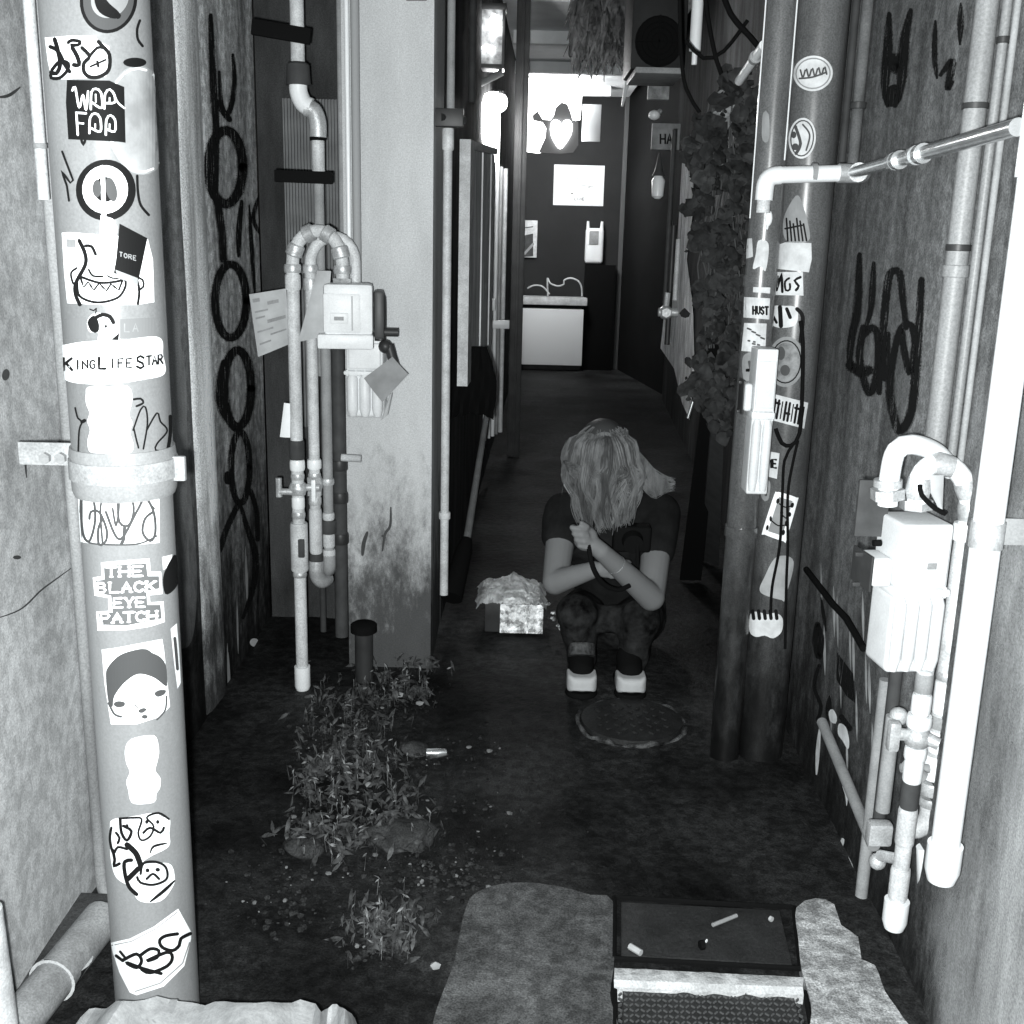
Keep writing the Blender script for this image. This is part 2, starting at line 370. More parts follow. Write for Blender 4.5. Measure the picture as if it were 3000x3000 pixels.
PIL = wallprism('pillar', [(-.555, 3.57), (-.272, 3.57), (-.272, 4.04), (-.555, 4.04)], M_PILLAR, 'pale painted pillar with dirty foot, left of the passage', cat='pillar')
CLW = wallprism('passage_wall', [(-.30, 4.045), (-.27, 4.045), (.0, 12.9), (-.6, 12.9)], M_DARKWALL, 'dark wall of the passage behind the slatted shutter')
RWA, RWB = .800, .022     # right wall plane x = a + b*y
RW = wallprism('grimy_wall', [(RWA - .6 * RWB, -.6), (1.5, -.6), (1.5, 3.15), (RWA + 3.15 * RWB, 3.15)], M_RWALL, 'grimy rendered wall at far right, with black spray tags and pipes')
CRW = wallprism('overgrown_wall', [(.98, 3.16), (1.7, 3.16), (1.9, 10.5), (1.42, 10.5)], M_DARKWALL, 'dark weathered wall behind the creeper, right of the passage')
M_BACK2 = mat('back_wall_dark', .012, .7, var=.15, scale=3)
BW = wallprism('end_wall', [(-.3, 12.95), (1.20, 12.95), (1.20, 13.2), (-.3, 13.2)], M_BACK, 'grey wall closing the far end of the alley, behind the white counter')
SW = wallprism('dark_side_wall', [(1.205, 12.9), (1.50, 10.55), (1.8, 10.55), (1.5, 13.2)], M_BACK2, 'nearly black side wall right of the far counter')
link('trim_board', MB().box((1.175, 12.93, 2.0), (.05, .03, 4.2), .004).mesh(), mat('trim_paint', .10, .6), None, 'tall pale trim board where the far grey wall meets the dark wall', 'trim')
mb = MB().slab([(-.15, 8.0, 3.02), (1.15, 8.0, 3.02), (1.19, 12.94, 3.02), (.02, 12.94, 3.02)], (0, 0, .1))
for k in range(3): mb.box((.42, 9.1 + k * 1.5, 2.97), (1.0, .09, .096), .004)
link('soffit', mb.mesh(), M_CEIL, None, 'pale lamp-lit ceiling over the far end of the alley', 'ceiling', smooth=False)

# marks that belong to the left wall
def sub(o): return o
lw = ('x', -.935, 0.); ln = ('x', -.93, 0.)
ch = [('l', [(617, 45), (622, 180), (628, 300), (633, 375), (633, 560)], 15, .6), ('l', [(682, 160), (687, 230), (680, 300), (664, 335), (648, 300), (642, 210)], 11, .5),
      ell(661, 490, 50, 108, 20), ('l', [(636, 590), (650, 680), (655, 760)], 16), ('l', [(708, 590), (700, 680), (700, 750)], 12, .6),
      ell(676, 882, 46, 108, 17), ell(696, 1138, 40, 112, 18), ('l', [(655, 1060), (652, 1180), (690, 1260)], 26, .4), ell(704, 1370, 27, 105, 13), ('e', 668, 1400, 14, 20, 0),
      ('l', [(702, 1470), (668, 1540), (643, 1612)], 12), ('l', [(702, 1470), (722, 1540), (748, 1625), (742, 1720), (712, 1810)], 14, .4), ('l', [(735, 1440), (752, 1500), (755, 1580)], 10),
      ('l', [(730, 600), (736, 700), (748, 880)], 9, .3), ('l', [(765, 560), (742, 640), (772, 700)], 9, .3), ('l', [(640, 300), (655, 330), (672, 350)], 12)]
decal('overspray', lw, [q for q in ch if q[0] != 'e'], M_FUZZ, LW, .0007)
decal('graffiti', lw, ch, M_SPRAY, LW, .0022, 'black spray chain of long linked ovals')
pp = [(452, 395), (470, 402), (490, 440), (498, 520), (489, 580), (482, 640), (474, 700), (484, 800), (510, 900), (530, 1000), (545, 1120), (548, 1250), (556, 1400), (566, 1520), (576, 1650), (574, 1800), (560, 1880), (535, 1900), (500, 1880), (470, 1500), (440, 900)]
decal('plaster_patch', ln, [('P', pp)], mat('grey_cement', .30, .85, var=.3, scale=8, streak=4, grain=.3, foot_dark=(-.75, .5, .15)), LM, .004, 'smooth cement patch with a wavy edge beside the big pipe')  # cement tone gets darker towards the bottom
decal('crack', ln, [('l', [(-20, 1815), (60, 1785), (120, 1730), (160, 1700), (215, 1660)], 5, .4), ('e', 17, 1098, 11, 17, 10), ('e', 50, 1633, 12, 6, 0), ('l', [(-10, 285), (25, 280), (60, 255)], 10, .3), ('l', [(90, 1290), (75, 1340), (78, 1400)], 7, .3)], M_TAPE, LN, .001, 'thin slanting crack and small holes')
Ya_ = onx(548, 900, -.93).y
vs = []; nz = 60
for k in range(nz + 1):
    z = k * 4.6 / nz; jt = .012 * noise.noise(Vector((3, 1, z * 2.3))); th = .010 + .004 * noise.noise(Vector((8, 3, z * 3)))
    vs += [(-.9302, Ya_ + jt, z), (-.93 + th, Ya_ + jt + .03, z), (-.93 + th + .006, Yc - .05, z), (-.93 + th, Yc - .006, z), (-.9302, Yc - .003, z)]
mb = MB().add(vs, [(k * 5 + i, k * 5 + i + 1, k * 5 + i + 6, k * 5 + i + 5) for k in range(nz) for i in range(4)])
link('corner_bead', mb.mesh(), mat('worn_bead', .80, .8, var=.55, scale=9, streak=10, grain=.4, bump=.4, foot_dark=(-.75, .15, .06)), LM, 'pale worn upright plaster band left of the spray chain')

rw = ('x', RWA, RWB)
gr = [('l', [(2518, 745), (2512, 900), (2495, 990), (2490, 1060), (2510, 1090)], 17, .5), ('l', [(2560, 770), (2552, 900), (2535, 960)], 13, .5), ('l', [(2530, 960), (2518, 1050), (2545, 1150), (2568, 1100), (2572, 990), (2555, 960), (2530, 980)], 15),
      ('l', [(2575, 1150), (2588, 960), (2598, 850), (2610, 800), (2635, 800), (2645, 880), (2655, 960)], 16, .7), ('l', [(2600, 980), (2598, 1060), (2592, 1110)], 12), ('l', [(2665, 950), (2640, 960), (2618, 1040), (2606, 1130), (2614, 1200), (2635, 1260), (2668, 1210), (2685, 1060), (2700, 820)], 18, .7),
      ('l', [(2640, 970), (2655, 1060), (2668, 1090), (2680, 1010), (2672, 955)], 14), ('l', [(2490, 1070), (2520, 1090), (2545, 1085)], 20)]
decal('overspray', rw, [q for q in gr if q[0] == 'l'], M_FUZZ, RW, .0007)
decal('graffiti', rw, gr, M_SPRAY, RW, .0022, 'black looping spray tag above the right gas meter')
gr = [('l', [(2605, 40), (2600, 150), (2592, 260), (2600, 310)], 20, .4), ('l', [(2668, 30), (2650, 120), (2640, 240), (2622, 310)], 22, .4), ('l', [(2610, 170), (2625, 200), (2640, 170)], 24), ('e', 2617, 280, 26, 34, 20), ('l', [(2740, 60), (2738, 170), (2745, 230)], 12, .3), ('l', [(2755, 220), (2790, 180), (2775, 260), (2790, 240)], 15, .5), ('l', [(2815, 10), (2812, 130)], 13, .3)]
decal('overspray', rw, [q for q in gr if q[0] == 'l'], M_FUZZ, RW, .0007)
decal('graffiti', rw, gr, M_SPRAY, RW, .0022, 'heavy black spray strokes near the top of the right wall')
gr = [('l', [(2395, 1830), (2388, 1880), (2400, 1925), (2406, 1870), (2395, 1835)], 13), ('l', [(2400, 1950), (2385, 2010), (2405, 2070), (2395, 2110)], 8), ('p', [(2452, 1910), (2500, 1975), (2506, 2060), (2480, 2040), (2450, 1990)]), ('l', [(2430, 2040), (2425, 2110)], 14, .3), ('l', [(2465, 2100), (2490, 2135)], 12), ('l', [(2405, 1750), (2420, 1850)], 8, .3)]
decal('graffiti', rw, gr, M_SPRAY, RW, .0016, 'small black marks low on the wall below the meter')
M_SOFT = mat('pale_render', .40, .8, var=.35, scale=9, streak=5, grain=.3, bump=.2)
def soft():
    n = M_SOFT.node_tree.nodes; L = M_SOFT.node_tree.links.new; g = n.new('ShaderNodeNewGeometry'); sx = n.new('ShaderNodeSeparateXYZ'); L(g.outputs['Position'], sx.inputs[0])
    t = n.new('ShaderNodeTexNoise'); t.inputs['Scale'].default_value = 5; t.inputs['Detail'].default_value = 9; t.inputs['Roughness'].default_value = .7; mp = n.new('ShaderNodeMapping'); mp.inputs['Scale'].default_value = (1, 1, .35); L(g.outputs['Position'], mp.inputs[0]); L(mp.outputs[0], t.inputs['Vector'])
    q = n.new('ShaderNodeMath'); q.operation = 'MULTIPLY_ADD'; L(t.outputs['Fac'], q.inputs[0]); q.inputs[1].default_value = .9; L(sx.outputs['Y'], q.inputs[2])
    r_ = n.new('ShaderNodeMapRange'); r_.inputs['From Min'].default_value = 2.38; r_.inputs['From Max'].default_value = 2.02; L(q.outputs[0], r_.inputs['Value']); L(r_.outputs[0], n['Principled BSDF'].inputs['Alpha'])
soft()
decal('pale_patch', rw, [('p', [(2640, 1000), (3300, 1000), (3300, 3300), (2640, 3300)])], M_SOFT, RW, .001, 'paler wall tone towards the near right edge')  # paler tone that fades out with distance along the wall
decal('drip_stain', rw, [('l', [(2405 + i * 47 % 160 + 2330 - 2330, 1650 + (i * 97) % 500), (2408 + i * 47 % 160, 1800 + (i * 97) % 500)], 5 + i % 4, .1) for i in range(14)], mat('pale_drip', .42, .8, var=.3, scale=20), RW, .0008)
decal('drip_stain', lw, [('l', [(510 + (i * 53) % 240, 1500 + (i * 137) % 420), (514 + (i * 53) % 240, 1660 + (i * 137) % 420)], 5 + i % 4, .1) for i in range(16)], mat('pale_drip', .42, .8), LW, .0008)
# dirt at the pillar foot and two scratches on its face
pl = ('y', 3.57)
decal('scratch', pl, [('l', [(1145, 1485), (1143, 1540), (1128, 1565), (1120, 1615)], 8, .5), ('l', [(1076, 1560), (1066, 1590), (1062, 1625)], 12, .6), ('l', [(1120, 1570), (1128, 1575)], 6)], M_TAPE, PIL, .0018)
decal('smear', pl, [('p', [(1200, -40), (1250, -40), (1250, 2), (1190, 2)])], M_DARK, PIL, .0018)

# ================================================================== BIG DRAIN PIPE with stickers (left)
def Ax(px, py, Y): p = ony(px, py, Y); return p.x
LPX, LPY = ony(372, 1500, 1.78).x, 1.78
def zrow(px, py, Y): return ony(px, py, Y).z
pipeL = thing('drain_pipe', 'big grey drain pipe covered in stickers, standing at the left', 'pipe', (LPX, LPY, 0))
zj0, zj1 = zrow(355, 1338, LPY), zrow(365, 1425, LPY)
ru, rl = .0800, .0755
mb = MB(); mb.tube([(LPX, LPY, ZT), (LPX, LPY, zj0), (LPX, LPY, zj0), (LPX, LPY, zj1 - .0)], [ru, ru, ru + .0, ru], 56)
link('upper_length', mb.mesh(), M_PIPE, pipeL)
mb = MB(); mb.tube([(LPX, LPY, zj0 + .02), (LPX, LPY, zj0 + .02), (LPX, LPY, zj0 + .008), (LPX, LPY, zj0 - .004), (LPX, LPY, zj0 - .014), (LPX, LPY, zj1), (LPX, LPY, zj1 - .01), (LPX, LPY, zj1 - .01)],
        [ru, ru + .003, ru + .005, ru + .003, ru + .0045, ru + .0035, ru, rl], 56, caps=False)
link('coupling', mb.mesh(), M_PIPE2, pipeL)
mb = MB(); mb.tube([(LPX, LPY, zj1), (LPX, LPY, -.02)], [rl, rl], 56)
link('lower_length', mb.mesh(), mat('lower_pvc', .235, .38, var=.14, scale=8, streak=5, grain=.09, coat=.08), pipeL)
# bracket: strap, ear bolted towards the wall
zb = (zj0 + zj1) / 2 + .01
mb = MB(); mb.tube([(LPX, LPY, zb + .016), (LPX, LPY, zb + .016), (LPX, LPY, zb - .016), (LPX, LPY, zb - .016)], [ru, ru + .0065, ru + .0065, ru], 48, caps=False)
eL = ony(190, 1345, LPY + .05); eW = ony(88, 1340, LPY + .10)
mb.box(((eL.x + eW.x) / 2 + .01, LPY + .07, zb + .003), (abs(eL.x - eW.x) + .03, .006, .04), .002)
eR = ony(500, 1370, LPY)
mb.box((LPX + ru + .012, LPY + .0, zb - .002), (.022, .012, .042), .003)
link('bracket', mb.mesh(), mat('bracket_steel', .33, .5, var=.2, scale=22, grain=.2), pipeL)
for px_ in (132, 178):
    p = ony(px_, 1342, LPY + .063); mb = MB().tube([(p.x, p.y + .004, p.z), (p.x, p.y - .006, p.z)], .010, 6); link('bolt', mb.mesh(), M_GREYP, pipeL)
cu = ('cyl', LPX, LPY, ru); cl = ('cyl', LPX, LPY, rl)

def sticker(parent, surf, paper, layers, label, m=None, e=.0007):
    s = decal('sticker', surf, paper, m or M_STW, parent, e, label)
    s_loc = WORLDLOC[s.name]
    k = 1
    for shapes, mm, nm in layers:
        o = decal(nm, surf, shapes, mm, s, e + .0006 * k); k += 1
    return s
# top oval
sticker(pipeL, cu, [('e', 318, 0, 84, 98, 10)], [([('e', 318, 0, 74, 88, 10)], M_STM, 'print'), ([('e', 322, -4, 52, 60, 40)], M_STG, 'print'), ([('l', [(285, -20), (305, 22), (345, 46)], 30, .5)], M_STK, 'print')] , 'dark oval sticker with a ring of small letters, cut by the top of the photo', M_STK)
decal('print', cu, word('SORRY', 268, 40, 11, 13, 3, 1.6, .55), M_STK, pipeL, .004) if False else None
sticker(pipeL, cu, [('p', [(131, 110), (200, 105), (280, 106), (290, 120), (320, 136), (322, 205), (310, 225), (200, 232), (152, 233), (140, 180)])],
        [([('l', [(160, 115), (170, 150), (176, 190), (165, 215), (150, 212)], 10), ('l', [(147, 137), (170, 150), (190, 190), (204, 210)], 9), ('l', [(150, 215), (150, 228), (175, 228), (198, 205), (200, 185), (175, 180), (152, 205)], 8), ('l', [(200, 125), (210, 118), (235, 122), (228, 132), (210, 132)], 8),
           ('l', [(212, 140), (226, 165), (232, 190), (216, 190)], 10), ('l', [(240, 140), (262, 165), (246, 185), (246, 210), (262, 225), (290, 225), (318, 205), (320, 160), (300, 135), (288, 122)], 9), ('l', [(262, 165), (285, 140), (300, 140)], 7), ('l', [(265, 195), (310, 175)], 5), ('l', [(285, 180), (288, 195)], 6)], M_STK, 'lettering')],
        'white sticker near the pipe top with a black bubble tag')
sticker(pipeL, cu, [('p', [(196, 234), (320, 236), (364, 255), (368, 418), (345, 415), (200, 408), (193, 300)])],
        [([('l', [(212, 265), (220, 255), (232, 315), (243, 278), (252, 322), (258, 268)], 6), ('l', [(266, 320), (268, 270), (281, 260), (296, 272), (298, 316), (270, 300)], 6), ('l', [(306, 318), (308, 275), (322, 262), (335, 278), (336, 300), (312, 302)], 6), ('l', [(335, 278), (345, 300), (366, 318)], 5),
           ('s', [(228, 395), (224, 336), (222, 330), (252, 332)], 6), ('s', [(226, 360), (246, 362)], 5), ('l', [(262, 390), (264, 345), (278, 332), (293, 345), (294, 385), (266, 375)], 6), ('l', [(310, 395), (312, 350), (324, 338), (337, 352), (336, 385), (312, 378)], 6), ('s', [(280, 275), (281, 300)], 4), ('s', [(321, 285), (321, 300)], 4), ('s', [(279, 362), (279, 376)], 4), ('s', [(321, 362), (321, 378)], 4)], M_STW, 'lettering')],
        'black square sticker lettered WOO FOO', M_STK, e=.0020)
sticker(pipeL, cu, [('e', 410, 352, 100, 160, -4)], [([ell(410, 352, 93, 152, 6, -4)], M_STW, 'print')], 'large pale oval sticker partly under the black WOO FOO square', mat('sticker_pale', .30, .4, var=.25, scale=18), e=.0006)
sticker(pipeL, cu, [('e', 310, 557, 88, 90, 0)], [([ell(308, 555, 50, 54, 34), ('s', [(300, 490), (305, 640)], 13), ('p', [(295, 630), (330, 640), (345, 668), (330, 740), (290, 720)])], M_STW, 'print'), ([('e', 284, 552, 13, 26, 0), ('e', 326, 555, 16, 36, -14)], M_STM, 'print')], 'round black sticker with a white brushed ring and upright bar', M_STK)
sticker(pipeL, cu, [('p', [(181, 682), (200, 680), (330, 690), (433, 700), (448, 760), (452, 885), (400, 893), (300, 893), (197, 888), (188, 800)])],
        [([('l', [(232, 705), (248, 740), (250, 775), (222, 830), (222, 865), (234, 892)], 9), ('l', [(225, 785), (208, 800), (214, 830), (222, 832)], 5), ('l', [(234, 810), (290, 828), (340, 825), (362, 818)], 6), ('l', [(226, 828), (234, 868), (285, 886), (345, 872), (368, 838), (366, 820)], 6), ('s', [(236, 814), (245, 842), (258, 826), (275, 850), (290, 830), (312, 852), (325, 832), (348, 850), (358, 824)], 5), ('l', [(400, 815), (408, 850), (404, 890)], 6), ('l', [(400, 812), (418, 820), (420, 840), (406, 850)], 5), ('l', [(250, 720), (268, 722), (280, 745)], 7), ('l', [(260, 790), (272, 808), (300, 810)], 5), ('l', [(315, 808), (330, 815), (350, 815)], 4)], M_STK, 'drawing'),
         ([('p', [(195, 700), (222, 702), (222, 726), (195, 724)]), ('s', [(184, 690), (285, 692)], 3)], M_STG, 'print')], 'large white sticker with a line-drawn grinning pot showing zigzag teeth', e=.0010)
sticker(pipeL, cu, [('p', [(350, 655), (432, 698), (404, 832), (333, 800), (340, 760)])], [(word('TORE', 350, 738, 9, 13, 3, 1.5, .25), M_STG, 'lettering'), ([('p', [(338, 790), (404, 815), (404, 834), (345, 815)])], M_STG, 'print')], 'tilted black sticker overlapping the grinning pot', M_STK, e=.0032)
for g_ in ([('s', [(182, 444), (214, 528), (206, 536), (180, 500), (196, 545), (202, 588)], 5)], [('l', [(402, 515), (404, 560), (412, 600), (436, 630)], 6)], [('l', [(410, 60), (402, 85), (404, 115), (418, 135)], 6)], [('e', 395, 183, 34, 14, 0)], [('l', [(238, 408), (244, 425), (250, 408)], 6)],
           [('l', [(220, 1195), (228, 1225), (240, 1236), (232, 1260), (229, 1325)], 4), ('l', [(240, 1236), (248, 1232)], 8)], [('l', [(392, 1170), (412, 1168), (420, 1180), (400, 1190)], 5)],
           [('l', [(390, 1260), (412, 1200), (426, 1193), (432, 1240), (420, 1315)], 4), ('l', [(392, 1255), (400, 1290), (406, 1312)], 4)], [('l', [(430, 1260), (460, 1210), (470, 1235), (490, 1262), (460, 1300), (456, 1318), (480, 1322)], 4)], [('l', [(499, 1220), (499, 1270), (492, 1318)], 8)]):
    decal('marker_scribble', cu, g_, M_STK, pipeL, .0014)
# cartoon head with a bun, banner, blob
sticker(pipeL, cu, [('P', [(256, 940), (275, 918), (300, 918), (330, 930), (338, 960), (348, 985), (348, 1000), (290, 1000), (288, 975), (262, 972)])],
        [([('P', [(256, 945), (266, 928), (280, 926), (290, 948), (288, 972), (268, 972)]), ('l', [(282, 930), (300, 922), (322, 928), (332, 945)], 9), ('l', [(262, 905), (275, 910), (282, 902), (280, 920)], 3), ('e', 310, 956, 4, 5, 0), ('p', [(325, 996), (348, 976), (348, 997)])], M_STK, 'drawing')], 'small sticker of a drawn head with a black bun hairdo')
sticker(pipeL, cu, [('p', [(352, 935), (452, 930), (462, 985), (352, 992)])], [(word('LA', 365, 948, 16, 24, 4, 1.5), M_STG, 'lettering')], 'faded grey square sticker right of the bun head', mat('faded', .19, .5), e=.0005)
sticker(pipeL, cu, [('p', [(186, 935), (252, 928), (252, 995), (188, 992)])], [], 'faded grey square sticker left of the bun head', mat('faded', .19, .5), e=.0005)
sticker(pipeL, cu, [('P', [(158, 1022), (200, 1008), (260, 1000), (360, 996), (465, 988), (478, 1040), (482, 1095), (420, 1112), (330, 1124), (240, 1124), (190, 1112), (176, 1080)])],
        [(word('K', 186, 1050, 25, 34, 6) + word('ING', 220, 1056, 15, 25, 4.5, 1.45, -.02) + word('L', 290, 1048, 20, 32, 6.5) + word('IFE', 322, 1052, 16, 25, 4.5, 1.5, -.02) + word('S', 400, 1043, 23, 36, 6, 1, 0) + word('TAR', 430, 1044, 13, 26, 4.5, 1.3, -.12), M_STK, 'lettering')],
        'torn white banner sticker reading KING LIFE STAR', e=.0022)
sticker(pipeL, cu, [('P', [(256, 1135), (290, 1130), (340, 1134), (372, 1130), (386, 1150), (386, 1180), (378, 1215), (388, 1240), (380, 1265), (390, 1300), (384, 1325), (340, 1330), (290, 1328), (262, 1322), (257, 1290), (264, 1260), (256, 1235), (262, 1210), (252, 1180), (252, 1150)])],
        [(word('MAAIN', 285, 1160, 12, 18, 3, 1.5, .02) + word('NAT RIP', 262, 1195, 11, 18, 3, 1.4, .0) + word('TOAD', 274, 1235, 17, 18, 3, 1.35), M_STG, 'lettering')], 'white cloud-edged sticker with faint lettering above the pipe joint')
# lower length
sticker(pipeL, cl, [('p', [(225, 1418), (300, 1421), (380, 1422), (466, 1417), (468, 1590), (380, 1598), (300, 1598), (236, 1588)])],
        [([('l', [(236, 1500), (240, 1450), (258, 1442), (275, 1470), (278, 1530), (262, 1585), (245, 1570), (238, 1520), (238, 1480)], 6), ('l', [(262, 1520), (266, 1500), (290, 1500), (312, 1550), (310, 1585), (290, 1595), (288, 1550), (300, 1520)], 6), ('l', [(300, 1590), (295, 1480), (320, 1450), (348, 1470), (340, 1540), (330, 1490)], 5), ('l', [(310, 1500), (350, 1580), (400, 1500), (425, 1460), (450, 1500), (455, 1560), (440, 1585), (418, 1560), (425, 1520), (448, 1500)], 6), ('l', [(345, 1470), (350, 1530), (375, 1540), (390, 1510), (388, 1470), (360, 1455)], 6), ('l', [(365, 1545), (362, 1580), (356, 1592)], 8), ('l', [(245, 1445), (320, 1432), (400, 1440), (452, 1490)], 4), ('l', [(242, 1565), (262, 1590), (340, 1596), (410, 1592), (460, 1570)], 4)], M_STM, 'drawing')],
        'white square sticker with a looping line drawing, just under the joint')
P_ = [(296, 1648), (385, 1640), (438, 1636), (441, 1675), (472, 1675), (476, 1740), (438, 1744), (440, 1765), (479, 1762), (483, 1822), (440, 1836), (370, 1846), (286, 1848), (282, 1792), (318, 1790), (318, 1752), (277, 1745), (272, 1692), (298, 1688)]
sticker(pipeL, cl, [('p', P_)],
        [([('p', [(304, 1658), (428, 1650), (433, 1688), (466, 1688), (467, 1724), (429, 1732), (432, 1772), (470, 1772), (474, 1812), (370, 1833), (290, 1830), (290, 1798), (330, 1794), (325, 1745), (282, 1738), (280, 1702), (306, 1698)])], mat('print_grey', .13, .5), 'print'),
         (word('THE', 312, 1662, 28, 28, 7, 1.38, -.03, serif=6) + word('BLACK', 286, 1708, 26, 29, 7, 1.38, -.03, serif=6) + word('EYE', 334, 1753, 24, 27, 7, 1.35, -.03, serif=6) + word('PATCH', 296, 1798, 26, 28, 7, 1.32, -.05, serif=6), M_STW, 'lettering')],
        'cut-out sticker in four lines reading THE BLACK EYE PATCH')
sticker(pipeL, cl, [('p', [(475, 1632), (505, 1624), (500, 1660), (478, 1670)])], [([('P', [(478, 1690), (500, 1640), (512, 1625), (522, 1640), (524, 1700), (508, 1730), (484, 1740)])], M_STK, 'print')], 'small torn black sticker at the right edge of the pipe')
sticker(pipeL, cl, [('p', [(298, 1903), (340, 1898), (475, 1872), (480, 1900), (498, 2070), (470, 2100), (400, 2122), (325, 2122), (306, 2000)])],
        [([('P', [(310, 1985), (316, 1955), (350, 1920), (400, 1903), (430, 1902), (445, 1912), (470, 1925), (486, 1950), (490, 2000), (485, 2010), (450, 1985), (405, 1975), (365, 2000), (335, 2040), (330, 2070), (318, 2060)])], M_STM, 'drawing'),
         ([('P', [(332, 2062), (345, 2054), (366, 2058), (362, 2070), (342, 2072)]), ('P', [(452, 2032), (464, 2022), (486, 2022), (482, 2034), (462, 2042)]), ('P', [(406, 2080), (420, 2074), (430, 2078), (420, 2088), (408, 2088)]), ('e', 424, 2100, 9, 6, 0), ('l', [(395, 2050), (396, 2066), (404, 2074)], 2.5), ('l', [(318, 2060), (335, 2092), (355, 2100)], 5), ('l', [(488, 2040), (484, 2080), (460, 2108)], 4)], M_STM, 'drawing')],
        'square sticker of a drawn pale face under a dark headscarf')
sticker(pipeL, cl, [('P', [(376, 2172), (400, 2160), (440, 2154), (458, 2160), (466, 2200), (460, 2235), (455, 2258), (470, 2280), (468, 2310), (458, 2325), (452, 2350), (400, 2356), (382, 2345), (376, 2315), (370, 2290), (380, 2262), (370, 2235), (366, 2200)])], [], 'blank white blob-shaped sticker halfway down the lower pipe')
sticker(pipeL, cl, [('P', [(322, 2420), (332, 2400), (400, 2390), (450, 2382), (480, 2395), (498, 2400), (496, 2440), (494, 2480), (440, 2510), (420, 2530), (495, 2530), (512, 2570), (505, 2600), (470, 2640), (410, 2640), (380, 2600), (340, 2570), (325, 2520), (322, 2460)])],
        [([('l', [(350, 2398), (390, 2396), (415, 2400), (405, 2440), (415, 2462), (440, 2450), (450, 2420), (430, 2395), (465, 2382), (495, 2400)], 5), ('l', [(352, 2400), (356, 2440), (372, 2462), (385, 2435), (362, 2420)], 7), ('l', [(326, 2425), (322, 2460), (332, 2500), (345, 2482), (372, 2488)], 6), ('l', [(372, 2475), (398, 2500), (412, 2535)], 13), ('l', [(330, 2490), (336, 2520), (333, 2538), (350, 2530)], 7), ('l', [(412, 2560), (420, 2530), (455, 2525), (485, 2540), (488, 2575), (450, 2592), (412, 2586), (402, 2570)], 6), ('l', [(385, 2520), (365, 2525), (366, 2560), (378, 2598), (400, 2620)], 9), ('l', [(375, 2575), (390, 2560), (405, 2545)], 12), ('l', [(512, 2580), (480, 2610), (440, 2642)], 8, .4), ('e', 432, 2550, 6, 6, 0), ('e', 462, 2548, 7, 6, 0), ('l', [(430, 2575), (448, 2560), (466, 2575)], 6), ('e', 372, 2420, 5, 6, 0), ('e', 430, 2408, 5, 6, 0), ('e', 462, 2408, 5, 6, 0), ('l', [(440, 2500), (450, 2480), (490, 2470)], 6, .4), ('l', [(420, 2440), (440, 2425), (470, 2440), (480, 2425)], 6), ('l', [(340, 2440), (350, 2455), (345, 2470)], 6)], M_STK, 'drawing')],
        'white cut-out sticker of three drawn striped cats in black ink')
sticker(pipeL, cl, [('p', [(323, 2762), (380, 2750), (450, 2715), (522, 2662), (560, 2730), (560, 2750), (540, 2830), (480, 2890), (400, 2916), (380, 2908), (350, 2850), (330, 2790)])],
        [([('s', [(326, 2770), (385, 2758), (455, 2722), (520, 2672)], 3), ('s', [(395, 2905), (470, 2880), (535, 2822), (556, 2760)], 4)], M_STG, 'print'),
         ([('l', [(340, 2800), (360, 2815)], 7), ('l', [(352, 2788), (366, 2805)], 6), ('l', [(362, 2812), (400, 2795), (415, 2815), (400, 2835), (370, 2820), (420, 2838), (472, 2852)], 8), ('l', [(410, 2800), (440, 2780), (465, 2785), (460, 2805), (430, 2815), (490, 2790), (505, 2805), (490, 2830), (440, 2850), (415, 2840)], 8), ('l', [(520, 2736), (485, 2742), (468, 2755), (475, 2775), (505, 2785), (525, 2770), (530, 2750), (558, 2735)], 8)], M_STK, 'lettering')],
        'tilted white label with a thick black marker tag near the pipe foot')
sticker(pipeL, cl, [('p', [(500, 1842), (518, 1826), (524, 1900), (530, 2000), (520, 2018), (510, 1940)])], [([('l', [(512, 1870), (516, 1910), (520, 1960)], 7)], M_STM, 'print')], 'narrow peeling sticker on the right flank of the pipe')

# ---------------- left wall conduits
def run(name, pts, r, m, label, cat='pipe', seg=14, group=None, collars=(), mc=None, caps=True):
    """a pipe thing with a tube part and collar parts"""
    pts = [Vector(p) for p in pts]
    lo = min(pts, key=lambda p: p.z)
    if not collars:
        return link(name, MB().tube(pts, r, seg, caps).mesh(), m, None, label, cat, group)
    t = thing(name, label, cat, lo, group); link('tube', MB().tube(pts, r, seg, caps).mesh(), m, t)
    for c in collars:
        a, b, rr = c[0], c[1], c[2]; mm = c[3] if len(c) > 3 else (mc or m); nm = c[4] if len(c) > 4 else 'collar'
        a, b = Vector(a), Vector(b); d = (b - a)
        link(nm, MB().tube([a, a + d * .0, a + d * .08, a + d * .92, b, b], [rr * .8, rr * .93, rr, rr, rr * .93, rr * .8], 18).mesh(), mm, t)
    return t
def vz(px, py, Y): p = ony(px, py, Y); return p
def vrun(name, px, pyref, Y, ytop, ybot, rpx, m, label, collars=(), **k):
    """upright pipe: position from one point, height from two rows"""
    X = ony(px, pyref, Y).x; zc = (ony(px, pyref, Y) - O).dot(FW); r = rpx / FP * zc
    z = lambda y: ony(px, y, Y).z
    cs = []
    for c in collars:
        cs.append(((X, Y, z(c[0])), (X, Y, z(c[1])), c[2] / FP * zc, *(c[3:])))
    return run(name, [(X, Y, z(ytop)), (X, Y, z(ybot))], r, m, label, collars=cs, **k)
vrun('conduit', 107, 300, 2.05, -150, 585, 17, M_PALE, 'short pale upright conduit at the top left corner', collars=[(420, 436, 20, M_GREYP)])
vrun('conduit', 40, 200, 2.15, -150, 345, 9, M_GREYP, 'thin grey conduit at the extreme top left')
Xc = ony(222, 1600, 2.2).x
p1 = ony(262, 2590, 2.2)
